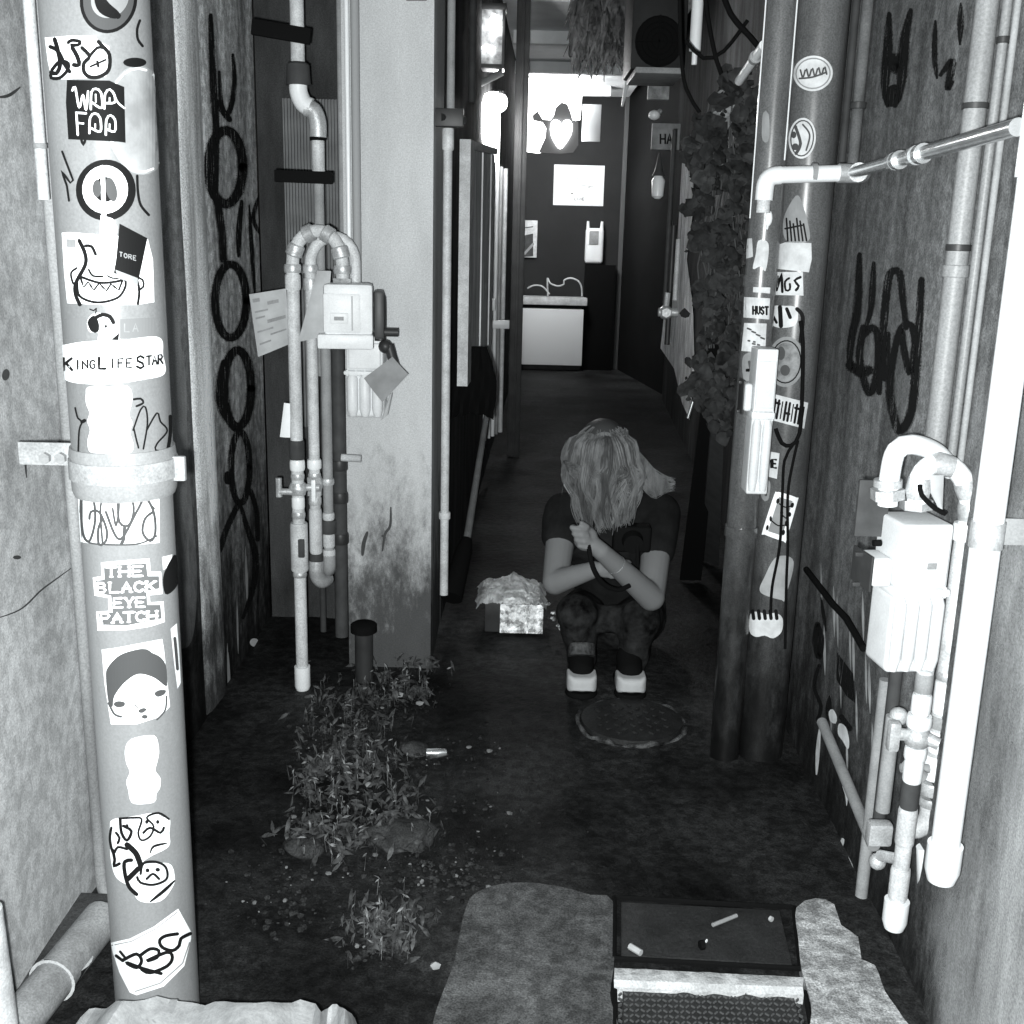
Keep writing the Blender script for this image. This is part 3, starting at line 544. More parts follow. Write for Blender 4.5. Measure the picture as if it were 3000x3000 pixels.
run('conduit', [(Xc, 2.2, 3.5), (Xc, 2.2, p1.z + .05)] + arc3([(Xc, 2.2, p1.z + .05), (Xc + .006, 2.19, p1.z), (Xc + .035, 2.17, p1.z - .055)]), .0125, mat('dull_conduit', .30, .5, var=.3, scale=9, streak=5, grain=.2), 'long pale conduit running down just left of the big sticker pipe')
a = onz(300, 2690, .07); b = onz(20, 3040, .07)
mb = MB(); mb.tube([a, a.lerp(b, .5), b], .040, 18); t = thing('drain_branch', 'dusty grey pipe lying along the foot of the left wall', 'pipe', (b.x, b.y, 0)); link('tube', mb.mesh(), mat('dusty_pvc', .26, .7, var=.3, scale=14, grain=.25), t)
d = (b - a).normalized(); link('collar', MB().tube([a + d * .14, a + d * .14, a + d * .2, a + d * .2], [.03, .046, .046, .03], 20).mesh(), M_PATCH, t)
link('rubble_bank', MB().slab([onz(-60, 3060), onz(60, 2930), onz(235, 2650), onz(430, 2660)], (0, 0, .03)).mesh(), M_DARKWALL, None, 'low dark dirt strip under the pipe along the left wall', 'dirt')
p = ony(-2, 2900, 1.55)
mb = MB().tube([(p.x, 1.55, 0), (p.x - .012, 1.55, .38), (p.x - .012, 1.55, .385)], [.028, .028, .02], 16); link('bollard', mb.mesh(), M_PALE, None, 'pale stub post cut by the bottom left corner', 'post')

# ================================================================== GAS PIPEWORK (left)
def gasmeter(name, label, org, W, Hh, D, yaw=0., side=-1, window=True, ribs=4, m=M_METER, group='gas meters', small=True):
    """domestic gas meter; org = bottom centre of the lower case"""
    t = thing(name, label, 'gas meter', org, group); Rz = Matrix.Rotation(yaw, 4, 'Z')
    def put(nm, mb, mm, par=t):
        me = mb.mesh(); me.transform(Matrix.Translation(Vector(org)) @ Rz); return link(nm, me, mm, par)
    h1 = Hh * .50
    mb = MB().box((0, 0, h1 / 2), (W * .96, D * .8, h1), W * .12, seg=4)
    n = ribs
    for i in range(n):
        x = (-.5 + (i + .5) / n) * W * .94; mb.tube([(x, -D * .40, h1 * .05), (x, -D * .43, h1 * .2), (x, -D * .43, h1 * .9), (x, -D * .40, h1 * .98)], [W / n * .30, W / n * .42, W / n * .42, W / n * .3], 12)
    put('lower_case', mb, m)
    mb = MB().box((0, 0, h1 + Hh * .02), (W * 1.06, D * .95, Hh * .05), .006)
    for i in range(5): mb.tube([((-.44 + .22 * i) * W, -D * .42, h1 - Hh * .012), ((-.44 + .22 * i) * W, -D * .42, h1 + Hh * .055)], W * .03, 8)
    put('flange', mb, m)
    mb = MB().box((0, 0, h1 + Hh * .045 + Hh * .2), (W * .92, D * .9, Hh * .40), W * .07, seg=4)
    mb.box((0, -D * .43, h1 + Hh * .05 + Hh * .17), (W * .80, D * .14, Hh * .30), W * .04, seg=3)
    up = put('upper_case', mb, m)
    if window:
        put('dial_window', MB().box((W * .08, -D * .503, h1 + Hh * .2), (W * .28, .004, Hh * .14), .002), m, up)
        put('dial', MB().box((W * .08, -D * .503 - .0028, h1 + Hh * .2), (W * .17, .003, Hh * .04), .001), M_GREYP, up)
    if small:
        put('valve_box', MB().box((side * W * .66, 0, h1 + Hh * .13), (W * .36, D * .6, Hh * .18), .01, seg=3), m)
        put('bracket_frame', MB().box((side * W * .90, 0, h1 + Hh * .13), (W * .05, D * .7, Hh * .22), .003).box((side * W * .98, 0, h1 + Hh * .22), (W * .16, .008, .008), .002).box((side * W * .98, 0, h1 + Hh * .03), (W * .16, .008, .008), .002), M_DARK)
        put('knob', MB().tube([(side * W * .66, -D * .1, h1 + Hh * .30), (side * W * .80, -D * .1, h1 + Hh * .30)], W * .06, 10), M_BLACK)
    return t
P = ony
GY = 3.36
# arched pipes
def archpts(p0, p1, top, n=12):
    """semicircular hoop between the tops of two upright pipes"""
    p0, p1 = Vector(p0), Vector(p1); out = []
    for i in range(n + 1):
        a = pi * i / n; m_ = (p0 + p1) / 2; h = (p1 - p0) / 2
        q = m_ - h * cos(a); q.z = p0.lerp(p1, i / n).z + sin(a) * top; out.append(q)
    return out
zc = (P(900, 900, GY) - O).dot(FW); k_ = zc / FP
A0 = P(866, 775, GY); A1 = P(1003, 770, GY - .02)
# main gas pipe 1 (front), from cap up and over into the meter
X1 = P(872, 1400, GY).x; A0 = Vector((X1, GY, P(866, 775, GY).z))
def zz(y, x=900, Y=None): return P(x, y, Y or GY).z
t = thing('gas_pipe', 'longest pale gas pipe of the left set, arching into the white meter, capped below', 'pipe', (X1, GY, zz(2025)), 'gas pipes left of the pillar')
pts = [(X1, GY, zz(1960)), (X1, GY, A0.z)] + archpts(A0, A1, 92 * k_)[1:] + [(A1.x, A1.y, zz(870))]
link('tube', MB().tube(pts, .0195, 18).mesh(), M_PALE, t)
def col(t, X, Y, y0, y1, rpx, m, nm='collar', kk=None):
    kk = kk or k_; z0 = P(900, y0, Y).z; z1 = P(900, y1, Y).z; r = rpx * kk
    link(nm, MB().tube([(X, Y, z0), (X, Y, z0), (X, Y, z0 - .006), (X, Y, z1 + .006), (X, Y, z1), (X, Y, z1)], [r * .7, r * .93, r, r, r * .93, r * .7], 20).mesh(), m, t)
for y0, y1, rp, mm in ((775, 800, 25, M_GALV), (805, 850, 23, M_PALE), (1290, 1346, 23, M_TAPE), (1348, 1378, 23, M_WHITEP), (1388, 1405, 21, M_GALV), (1415, 1450, 24, M_GALV), (1456, 1490, 20, M_WHITEP), (1500, 1518, 21, M_GALV), (1532, 1672, 27, M_PALE), (1676, 1690, 22, M_GALV)): col(t, X1, GY, y0, y1, rp, mm)
zc0, zc1 = zz(1952), zz(2025); r = 25 * k_
link('end_cap', MB().tube([(X1, GY, zc0), (X1, GY, zc0), (X1, GY, zc1 + .02), (X1, GY, zc1 + .006), (X1, GY, zc1)], [r * .8, r, r, r * .8, r * .3], 20).mesh(), M_WHITEP, t)
link('strap_handle', MB().box((X1 + .012, GY - .028, zz(1600)), (.02, .014, .06), .004).mesh(), M_TAPE, t)
# hoop elbows of malleable fittings
for f in (.12, .35, .62, .85):
    ap = archpts(A0, A1, 92 * k_, 24); i = int(f * 24); a_, b_ = ap[i], ap[min(i + 3, 24)]
    link('elbow', MB().tube([a_, a_.lerp(b_, .1), a_.lerp(b_, .9), b_], [.022, .026, .026, .022], 16).mesh(), M_GALV, t)
col(t, A1.x, A1.y, 775, 800, 26, M_GALV)
link('union_nut', MB().tube([(A1.x, A1.y, zz(812)), (A1.x, A1.y, zz(838))], 29 * k_, 6).mesh(), M_GALV, t)
# pipe 2
X2 = P(918, 1300, GY + .02).x; B0 = Vector((X2, GY + .03, zz(775))); B1 = Vector((P(1040, 760, GY + .03).x, GY + .03, zz(765)))
t = thing('gas_pipe', 'middle pale gas pipe of the left set, with a brass valve halfway', 'pipe', (X2, GY + .03, zz(1750)), 'gas pipes left of the pillar')
pts = [(X2, GY + .03, zz(1700)), B0] + archpts(B0, B1, 75 * k_)[1:] + [(B1.x, B1.y, zz(900))]
link('tube', MB().tube(pts, .0175, 16).mesh(), M_PALE, t)
for y0, y1, rp, mm in ((775, 800, 23, M_GALV), (815, 850, 22, M_GALV), (1345, 1372, 22, M_WHITEP), (1385, 1400, 20, M_GALV), (1455, 1478, 20, M_GALV), (1490, 1618, 20, M_PALE), (1620, 1650, 22, M_TAPE)): col(t, X2, GY + .03, y0, y1, rp, mm)
link('elbow', MB().tube(arc3([(X2, GY + .03, zz(1650)), (X2, GY + .03, zz(1690)), (X2 + .012, GY + .05, zz(1715)), (X2 + .02, GY + .10, zz(1722))]), .024, 16).mesh(), M_GALV, t)
zv = zz(1430)
link('valve', MB().ball((X2, GY + .03, zv), .026, (1, 1, 1.1)).tube([(X2 - .05, GY + .01, zv), (X2 + .02, GY + .01, zv)], .012, 10).tube([(X2, GY + .03, zv + .03), (X2, GY + .03, zv - .03)], .024, 6).mesh(), M_GALV, t)
link('valve_handle', MB().box((X2 + .004, GY - .012, zv - .005), (.014, .012, .07), .004).mesh(), M_WHITEP, t)
# valve on pipe 1
link('valve', MB().ball((X1, GY, zz(1432)), .027, (1.1, 1, 1)).tube([(X1 - .055, GY - .01, zz(1440)), (X1, GY - .01, zz(1440))], .011, 10).tube([(X1 - .058, GY - .01, zz(1400)), (X1 - .058, GY - .01, zz(1455))], .010, 8).mesh(), M_GALV, bpy.data.objects['gas_pipe'])
# pipe 3 grey
X3 = P(957, 1300, GY + .05).x
t = thing('gas_pipe', 'duller grey gas pipe of the left set, right of the middle one', 'pipe', (X3, GY + .06, zz(1690)), 'gas pipes left of the pillar')
link('tube', MB().tube([(X3, GY + .06, zz(1640)), (X3, GY + .06, zz(880))], .0165, 16).mesh(), M_GREYP, t)
for y0, y1, rp, mm in ((1400, 1418, 20, M_GALV), (1500, 1520, 19, M_PALE), (1522, 1560, 24, M_TAPE), (1562, 1600, 19, M_PALE), (1608, 1650, 20, M_PALE)): col(t, X3, GY + .06, y0, y1, rp, mm)
link('elbow', MB().tube(arc3([(X3, GY + .06, zz(1640)), (X3, GY + .06, zz(1675)), (X3 - .01, GY + .09, zz(1695)), (X3 - .01, GY + .13, zz(1700))]), .021, 14).mesh(), M_GREYP, t)
# dark pipe 4
X4 = P(992, 1400, GY + .12).x
t = thing('gas_pipe', 'dark painted pipe of the left set, tight against the pillar edge', 'pipe', (X4, GY + .14, zz(1905)), 'gas pipes left of the pillar')
link('tube', MB().tube([(X4, GY + .14, zz(1905)), (X4, GY + .14, zz(1000))], .022, 14).mesh(), M_TAPE, t)
for y in (1345, 1440, 1560): col(t, X4, GY + .14, y, y + 30, 27, M_DARK)
link('wall_bolt', MB().tube([(X4 + .01, GY + .12, zz(1360)), (P(1058, 1360, GY + .12).x, GY + .12, zz(1362))], .0125, 10).mesh(), M_PATCH, t)
# the pipe coming down from above with its offset elbows and black straps
Xa = P(872, 150, 3.45).x; Xb = P(935, 600, 3.45).x; YY = 3.45
za, zb_ = P(900, 280, YY).z, P(900, 345, YY).z
t = thing('gas_pipe', 'pale gas pipe coming down from the top with a stepped double elbow', 'pipe', (Xb, YY, P(900, 1100, YY).z), 'gas pipes left of the pillar')
link('tube', MB().tube([(Xa, YY, 3.6), (Xa, YY, za + .03)], .0205, 18).mesh(), M_PALE, t)
link('elbow', MB().tube(arc3([(Xa, YY, za + .05), (Xa, YY, za + .01), (Xa + .014, YY, za - .022), (Xa + .036, YY, za - .033)], .006), .027, 16).mesh(), M_WHITEP, t)
link('elbow', MB().tube(arc3([(Xb - .036, YY, zb_ + .028), (Xb - .012, YY, zb_ + .02), (Xb, YY, zb_ - .012), (Xb, YY, zb_ - .055)], .006), .026, 16).mesh(), M_GALV, t)
link('nipple', MB().tube([(Xa + .03, YY, za - .03), (Xb - .03, YY, zb_ + .026)], .021, 14).mesh(), M_TAPE, t)
z1, z2 = P(900, 505, YY).z, P(900, 395, YY).z
link('tube', MB().tube([(Xb, YY, zb_ - .05), (Xb, YY, z1)], .0195, 16).mesh(), M_PALE, t)
link('tube', MB().tube([(Xb, YY, z1), (Xb, YY, P(900, 1100, YY).z)], .0155, 16).mesh(), M_GREYP, t)
r = .03
link('coupling', MB().tube([(Xa, YY, P(872, 182, YY).z), (Xa, YY, P(872, 190, YY).z), (Xa, YY, P(872, 250, YY).z)], [.024, .034, .037], 16).mesh(), M_TAPE, t)
link('band', MB().tube([(Xb, YY, z2), (Xb, YY, z2 - .016)], .024, 16).mesh(), M_BLACK, t)
for (x0, y0, x1, y1, hpx) in ((738, 78, 910, 108, 42), (805, 515, 975, 522, 34)):
    a, b = P(x0, y0, YY - .035), P(x1, y1, YY - .035); hh = hpx / FP * zc
    link('strap', MB().box(((a + b) / 2), ((b - a).length, .02, hh), .003, rot=Matrix.Rotation(-atan2(b.z - a.z, b.x - a.x), 4, 'Y')).mesh(), M_BLACK, t)
# ribbed panel behind
a, b = P(832, 500, 4.02), P(1012, 500, 4.02); mb = MB(); n = 20
z0, z1 = P(900, 1250, 4.02).z, P(900, 290, 4.02).z
mb.box(((a.x + b.x) / 2, 4.03, (z0 + z1) / 2), (b.x - a.x, .02, z1 - z0))
for i in range(n): mb.box((a.x + (b.x - a.x) * (i + .5) / n, 4.012, (z0 + z1) / 2), ((b.x - a.x) / n * .5, .014, z1 - z0), .002)
link('ribbed_panel', mb.mesh(), mat('ribbed', .18, .6, var=.2, scale=9), None, 'panel of fine upright ribs behind the left gas pipes', 'panel')
vrun('conduit', 1018, 300, 3.5, -200, 960, 7, M_WHITEP, 'thin bright conduit hugging the left edge of the pillar')
vrun('conduit', 1042, 300, 3.53, -200, 920, 13, mat('grey_cable', .34, .6), 'soft grey hose hanging beside the pillar edge')
vrun('conduit', 998, 300, 3.6, -200, 900, 9, M_GREYP, 'dim grey conduit between the ribbed panel and the pillar')
# meters
gm = P(1025, 1016, GY - .03)
t = thing('gas_meter', 'white gas meter hanging on the left pipes, front one at eye level', 'gas meter', (gm.x, GY - .01, gm.z), 'gas meters')
gz_ = gm.z; gY = GY - .05; Rg = Matrix.Rotation(.12, 4, 'Z')
link('lower_case', MB().box((gm.x - .008, gY, gz_ + .022), (.165, .13, .044), .008, rot=Rg).mesh(), M_METER, t)
up = link('upper_case', MB().box((gm.x, gY + .01, gz_ + .115), (.145, .13, .150), .014, rot=Rg).box((gm.x - .012, gY - .045, gz_ + .105), (.11, .03, .115), .008, rot=Rg).mesh(), M_METER, t)
link('side_cover', MB().box((gm.x + .088, gY + .03, gz_ + .10), (.030, .12, .14), .008, rot=Rg).mesh(), M_DARK, t)
link('dial_window', MB().box((gm.x - .018, gY - .063, gz_ + .09), (.052, .006, .032), .002, rot=Rg).mesh(), M_METER, up)
link('dial', MB().box((gm.x - .018, gY - .0675, gz_ + .09), (.028, .003, .011), .001, rot=Rg).mesh(), M_GREYP, up)
link('nameplate', MB().box((gm.x + .020, gY - .061, gz_ + .105), (.004, .004, .10), .001, rot=Rg).mesh(), M_PAPER, up)
g2 = P(1072, 1222, GY + .06)
gasmeter('gas_meter', 'paler gas meter half hidden behind and below the front left one', (g2.x, GY + .09, g2.z), .125, .27, .11, .0, window=False, small=False, ribs=3)
p = P(1148, 972, GY)
link('regulator', MB().tube(arc3([(P(1090, 900, GY).x, GY + .02, P(1090, 900, GY).z), (P(1110, 860, GY).x, GY + .02, P(1110, 868, GY).z), (P(1112, 1000, GY).x, GY + .02, P(1112, 1000, GY).z)]), .018, 12).tube([(p.x - .03, GY - .02, p.z), (p.x + .022, GY - .02, p.z)], .013, 10).ball((p.x - .02, GY, p.z - .045), .022).tube([(p.x - .01, GY, p.z - .04), (p.x + .01, GY, p.z - .11)], .016, 10).mesh(), M_DARK, None, 'dark regulator with a black knob, right of the left meters', 'valve')
# cards and papers
def sheet(name, pxs, Y, dY, m, label, cat='paper', bow=.0, lines=None, n=8):
    """thin bent card with real thickness; pxs 4 corners (tl,tr,br,bl)"""
    C4 = [P(x, y, Y + d) for (x, y), d in zip(pxs, dY)]; th = Vector((0, .0012, 0)); vs = []
    for s in (0, 1):
        for j in range(n + 1):
            for i in range(n + 1):
                u, v = i / n, j / n; q = C4[0].lerp(C4[1], u).lerp(C4[3].lerp(C4[2], u), v) + Vector((0, -bow * 4 * u * (1 - u), 0)) + th * s; vs.append(q)
    N1 = (n + 1) ** 2; fs = [(j * (n + 1) + i, j * (n + 1) + i + 1, (j + 1) * (n + 1) + i + 1, (j + 1) * (n + 1) + i) for j in range(n) for i in range(n)]
    fs += [tuple(q + N1 for q in f)[::-1] for f in fs]
    o = link(name, MB().add(vs, fs).mesh(), m, None, label, cat)
    if lines:
        mb = MB()
        def at(u, v): return C4[0].lerp(C4[1], u).lerp(C4[3].lerp(C4[2], u), v) + Vector((0, -bow * 4 * u * (1 - u) - .0012, 0))
        for (u0, v0, u1, v1) in lines:
            kk = 5; L = [at(u0 + (u1 - u0) * i / kk, v0) for i in range(kk + 1)] + [at(u0 + (u1 - u0) * i / kk, v1) for i in range(kk + 1)]
            mb.add(L, [(i, i + 1, kk + 2 + i, kk + 1 + i) for i in range(kk)])
        link('print', mb.mesh(), M_GREYP, o)
    return o
sheet('notice', [(730, 862), (838, 845), (848, 1008), (756, 1046)], GY - .03, (0, .02, .03, 0), M_PAPER, 'curled printed notice tied left of the gas pipes', bow=.02, lines=[(.08, .08, .3, .14), (.5, .16, .8, .22), (.1, .28, .5, .31), (.1, .38, .4, .41), (.45, .46, .95, .52), (.1, .60, .6, .63), (.5, .7, .95, .73), (.12, .8, .5, .83)])
sheet('tag', [(930, 792), (970, 794), (952, 985), (873, 1002)], GY - .07, (0, 0, .0, .0), M_PAPER, 'long narrow grey card hanging in front of the left white meter', bow=.006)
sheet('tag', [(1150, 1045), (1196, 1096), (1120, 1178), (1066, 1108)], GY - .06, (0, 0, 0, 0), mat('kraft_card', .27, .8, var=.15, scale=20), 'brownish diamond-tilted card hanging by the lower left meter', bow=.006)
sheet('tag', [(1142, 1155), (1150, 1150), (1136, 1215), (1116, 1232)], GY - .02, (0, 0, 0, 0), M_PAPER, 'small narrow tag under the diamond-tilted card', bow=.004)
sheet('label_tag', [(832, 1180), (850, 1182), (850, 1282), (820, 1280)], GY - .01, (0, 0, 0, 0), M_PAPERW, 'small white tag left of the longest gas pipe', bow=.003)
# black standpipe by the pillar foot
p0 = onz(1065, 2010); X = P(1066, 1900, 3.44).x
t = thing('standpipe', 'short black capped standpipe at the foot of the pillar', 'pipe', (X, 3.44, 0)); zt = P(1066, 1825, 3.44).z
link('pipe_body', MB().tube([(X, 3.44, -.01), (X, 3.44, zt - .03)], .030, 18).mesh(), M_DARK, t)
link('lid', MB().tube([(X, 3.44, zt - .035), (X, 3.44, zt - .03), (X, 3.44, zt - .006), (X, 3.44, zt)], [.034, .044, .044, .036], 20).mesh(), M_BLACK, t)
vrun('fluted_drain', 945, 1700, 3.9, 1000, 1950, 9, M_TAPE, 'thin dark drain behind the left gas pipes')
decal('stud', lw, [('e', 745, 1882, 13, 12, 0)], M_STW, LW, .01, 'round white wall plug')
# ================================================================== LEFT SIDE OF THE PASSAGE
vrun('thin_pole', 1308, 900, 3.66, 378, 1742, 13, M_PALE, 'slim pale pole standing right against the pillar, reaching near the ground', collars=[(376, 440, 17), (1500, 1520, 18)], cat='pole')
vrun('thin_pole', 1322, 100, 3.66, -200, 325, 12, M_GREYP, 'short grey pole above the slim pale pole, at the pillar top', cat='pole')
p = P(1312, 345, 3.66)
link('pole_clamp', MB().box((p.x, 3.66, p.z), (.10, .03, .055), .004).tube([(p.x - .02, 3.645, p.z), (p.x + .05, 3.72, p.z)], .012, 8).mesh(), M_DARK, None, 'dark clamp between the two poles by the pillar', 'bracket')
def cw(Y): return -.27 + (.27 / 8.855) * (Y - 4.045)        # left passage wall face
# slatted shutter leaning on the wall
t = thing('slatted_shutter', 'tall pale slatted shutter fixed on the left side of the passage', 'shutter', (-.205, 4.2, .92))
def SP(Y, z): return Vector((-.222 + .040 * (Y - 4.2), Y, z))
top = lambda Y: 1.80 + .06 * (Y - 4.2); bot = lambda Y: .90 + .0 * (Y - 4.2)
link('frame', MB().slab([SP(4.18, bot(4.2)), SP(4.34, bot(4.3)), SP(4.34, top(4.34)), SP(4.18, top(4.2))], (.04, 0, 0)).slab([SP(4.34, top(4.34) - .03), SP(5.9, top(5.9) - .03), SP(5.9, top(5.9)), SP(4.34, top(4.34))], (.035, 0, 0)).mesh(), M_PALE, t)
Ys = [4.36, 4.58, 4.82, 5.08, 5.36, 5.66]
for i, y0 in enumerate(Ys):
    y1 = (Ys[i + 1] if i < 5 else 5.92) - .035
    link('slat', MB().slab([SP(y0, bot(y0)), SP(y1, bot(y1)), SP(y1, top(y1) - .032), SP(y0, top(y0) - .032)], (.018 + .004 * (i % 2), 0, 0)).mesh(), mat('slat_wood', .85, .7, var=.35, scale=14, streak=5), t)
# bright lamp group: globe lamp and tall lit sign deep in the passage
def lampthing(name, px, py, Y, r, label, sc=(1, 1, 1.2), en=0, m=M_EMIT, shade=True):
    p = P(px, py, Y); t = thing(name, label, 'lamp', (p.x, Y, p.z - r))
    link('bulb', MB().ball(p, r, sc, 3).mesh(), m, t)
    link('fitting', MB().tube([(p.x, Y, p.z + r * sc[2] * .8), (p.x, Y, p.z + r * sc[2] * 1.15), (p.x, Y, p.z + r * sc[2] * 1.3)], [r * .7, r * .6, r * .2], 14).tube([(p.x, Y, p.z + r * 1.2), (cw(Y) if px < 1500 else p.x + .3, Y, p.z + r * 1.5)], r * .12, 8).mesh(), M_DARK, t)
    if en:
        ld = bpy.data.lights.new(name + '_light', 'POINT'); ld.energy = en; ld.shadow_soft_size = r; lo = bpy.data.objects.new(name + '_light', ld); COL.objects.link(lo); lo.parent = t; lo.location = (.0, -r * 1.4, -r * .2)
    return t
lampthing('globe_lamp', 1465, 300, 6.9, .045, 'glowing round wall lamp on the left of the passage', en=55)
t = thing('light_sign', 'tall narrow lit sign box on the left wall of the passage', 'sign', (cw(6.2), 6.2, 1.9))
def WP(px, py, Y, off=.0): q = P(px, py, Y); return Vector((cw(Y) + off, Y, q.z))
mb = MB(); n = 10; P8 = [(1388, 300), (1398, 275), (1425, 268), (1440, 290), (1440, 490), (1420, 480), (1398, 430), (1388, 400)]
Ysn = [6.0 + (x - 1388) / 52 * 1.0 for x, y in P8]
q8 = [Vector((cw(Y_) + .05, Y_, P(x, y, Y_).z)) for (x, y), Y_ in zip(P8, Ysn)]
mb.add(q8 + [q_ - Vector((.045, 0, 0)) for q_ in q8], [tuple(range(8)), tuple(range(8, 16))[::-1]] + [(i, i + 8, (i + 1) % 8 + 8, (i + 1) % 8) for i in range(8)])
link('lit_face', mb.mesh(), M_EMIT, t)
# pale door leaves and slim pipes beyond the shutter
mb = MB(); mb.slab([(cw(6.05) + .03, 6.05, .5), (cw(6.5) + .03, 6.5, .5), (cw(6.5) + .03, 6.5, 2.0), (cw(6.05) + .03, 6.05, 1.9)], (.02, 0, 0)); link('door_leaf', mb.mesh(), M_PALE, None, 'narrow pale door leaf just beyond the slatted shutter', 'door')
for i, (px, Y, r, m, lb) in enumerate([(1428, 6.15, 6, M_WHITEP, 'nearest of the slim pale pipes beyond the shutter'), (1441, 6.5, 5, M_PALE, 'second of the slim pale pipes beyond the shutter'), (1452, 6.9, 6, M_WHITEP, 'third of the slim pale pipes beyond the shutter'), (1463, 7.2, 5, M_GREYP, 'greyer slim pipe, fourth beyond the shutter'), (1475, 7.35, 7, M_PALE, 'last slim pale pipe, beside the dark upright post')]):
    vrun('slim_pipe', px, 800, Y, 470 + i * 6, 1290 - i * 6, r, m, lb, group='slim pipes beyond the shutter')
p = P(1457, 948, 6.8); link('pipe_clamp', MB().box((p.x, 6.74, p.z), (.15, .03, .05), .004).mesh(), M_WHITEP, None, 'small white clamp across the slim pipes', 'bracket')
p = P(1440, 892, 6.4); link('junction_box', MB().box((p.x, 6.38, p.z), (.05, .03, .07), .01).mesh(), M_WHITEP, None, 'tiny white box above the clamp on the slim pipes', 'box')
p = onz(1503, 1335); link('dark_post', MB().box((p.x, p.y, 2.2), (.085, .07, 4.4), .006).box((p.x, p.y - .04, 2.2), (.02, .02, 4.4), .003).mesh(), M_DARK, None, 'tall dark post standing in the passage before the counter', 'post')
# hanging dark cloth
p = P(1395, 1110, 4.5); mb = MB(); vs = []; n = 14
for s in (0, 1):
    for j in range(n + 1):
        for i in range(n + 1):
            u, v = i / n - .5, j / n; wd = .045 + .07 * sin(min(1, v * 1.3) * pi * .55)
            vs.append(p + Vector((u * wd * 1.6 + .02 * (1 - v) - .015 + .006 * noise.noise(Vector((u * 6, v * 5, 0))), .012 * sin(u * 17 + v * 3) * (.3 + v) + (.03 if s else -.03), .13 - v * .27 - .03 * abs(u) * (1 if v > .5 else 0) - .02 * noise.noise(Vector((u * 9, 3, 0))) * v)))
N1 = (n + 1) ** 2; fs = [(j * (n + 1) + i, j * (n + 1) + i + 1, (j + 1) * (n + 1) + i + 1, (j + 1) * (n + 1) + i) for j in range(n) for i in range(n)]
rim = [i for i in range(n)] ; fs += [tuple(q + N1 for q in f)[::-1] for f in fs]
link('hanging_cloth', MB().add(vs, fs).mesh(), M_BLACK, None, 'black bundled cloth hanging below the slatted shutter', 'cloth')
# broom leaning
a = P(1432, 1175, 4.9); c = P(1368, 1580, 4.25); d_ = P(1322, 1752, 4.05)
t = thing('broom', 'broom with pale glossy stick leaning on the left wall of the passage', 'broom', (d_.x, d_.y, d_.z))
link('stick', MB().tube([a, c], [.012, .016], 12).mesh(), M_STEEL, t)
link('brush', MB().tube([c, c.lerp(d_, .2), d_], [.022, .035, .045], 12).mesh(), M_BLACK, t)
# hanging lantern with glass
p0, p1 = P(1404, 25, 6.0), P(1474, 200, 6.0); cx_ = (p0.x + p1.x) / 2; zt_, zb0 = p0.z, p1.z; w_ = p1.x - p0.x
t = thing('wall_lantern', 'boxy wall lantern with a dark frame and sparkling glass, top left of the passage', 'lantern', (cx_, 6.0, zb0))
mb = MB()
for sx in (-1, 1):
    for sy in (-1, 1): mb.box((cx_ + sx * w_ / 2, 6.0 + sy * w_ / 2, (zt_ + zb0) / 2), (.014, .014, zt_ - zb0), .002)
mb.box((cx_, 6.0, zt_), (w_ * 1.2, w_ * 1.2, .03), .006).box((cx_, 6.0, zb0), (w_ * 1.1, w_ * 1.1, .02), .004)
link('frame', mb.mesh(), M_DARK, t)
link('glass_pane', MB().box((cx_, 6.0 - w_ * .47, (zt_ + zb0) / 2), (w_ * .92, .004, (zt_ - zb0) * .92)).mesh(), mat('frosted_glass', .35, .15, var=.6, scale=30), t)
link('bulb', MB().ball((cx_ + .02, 5.9, zt_ - .09), .03, (1, 1, 1.6)).mesh(), M_EMIT, t)
link('bulb', MB().ball((cx_ - .01, 5.9, zb0 + .08), .022, (1.6, 1, .6)).mesh(), M_EMIT, t)
a, b = P(1378, 275, 6.0), P(1472, 212, 6.0)
link('bracket_arm', MB().tube([a + Vector((-.05, 0, 0)), b], .017, 12).mesh(), M_GREYP, None, 'grey slanting arm under the boxy lantern', 'bracket')
for px, y0, y1, m, lb in ((1356, -150, 380, M_GREYP, 'dull upright conduit left of the boxy lantern'), (1385, -150, 300, M_TAPE, 'dark upright conduit beside the boxy lantern')):
    vrun('conduit', px, 100, 5.0, y0, y1, 11, m, lb)

# ================================================================== FAR END
BY = 12.95
def bwbox(x0, y0, x1, y1, Y, th, bev=.004, px=None):
    a, b = P(x0, y0, Y), P(x1, y1, Y)
    return MB().box(((a.x + b.x) / 2, Y + th / 2, (a.z + b.z) / 2), (abs(b.x - a.x), th, abs(a.z - b.z)), bev)
po = link('poster', bwbox(1624, 482, 1767, 604, BY - .012, .01, .001).mesh(), M_PAPERW, None, 'white poster with small writing on the far wall', 'poster')
M_PRN = mat('print_dim', .2, .8)
decal('writing', ('y', BY - .012), [('l', [(1690, 520), (1694, 528), (1690, 538)], 1.4), ('l', [(1700, 542), (1720, 545), (1740, 548)], 1.4), ('l', [(1722, 550), (1730, 548)], 1.4), ('e', 1676, 567, 4, 2.5, 0)] + word('LINE', 1682, 578, 6, 8, 2, 1.35, .05), M_PRN, po, .002)
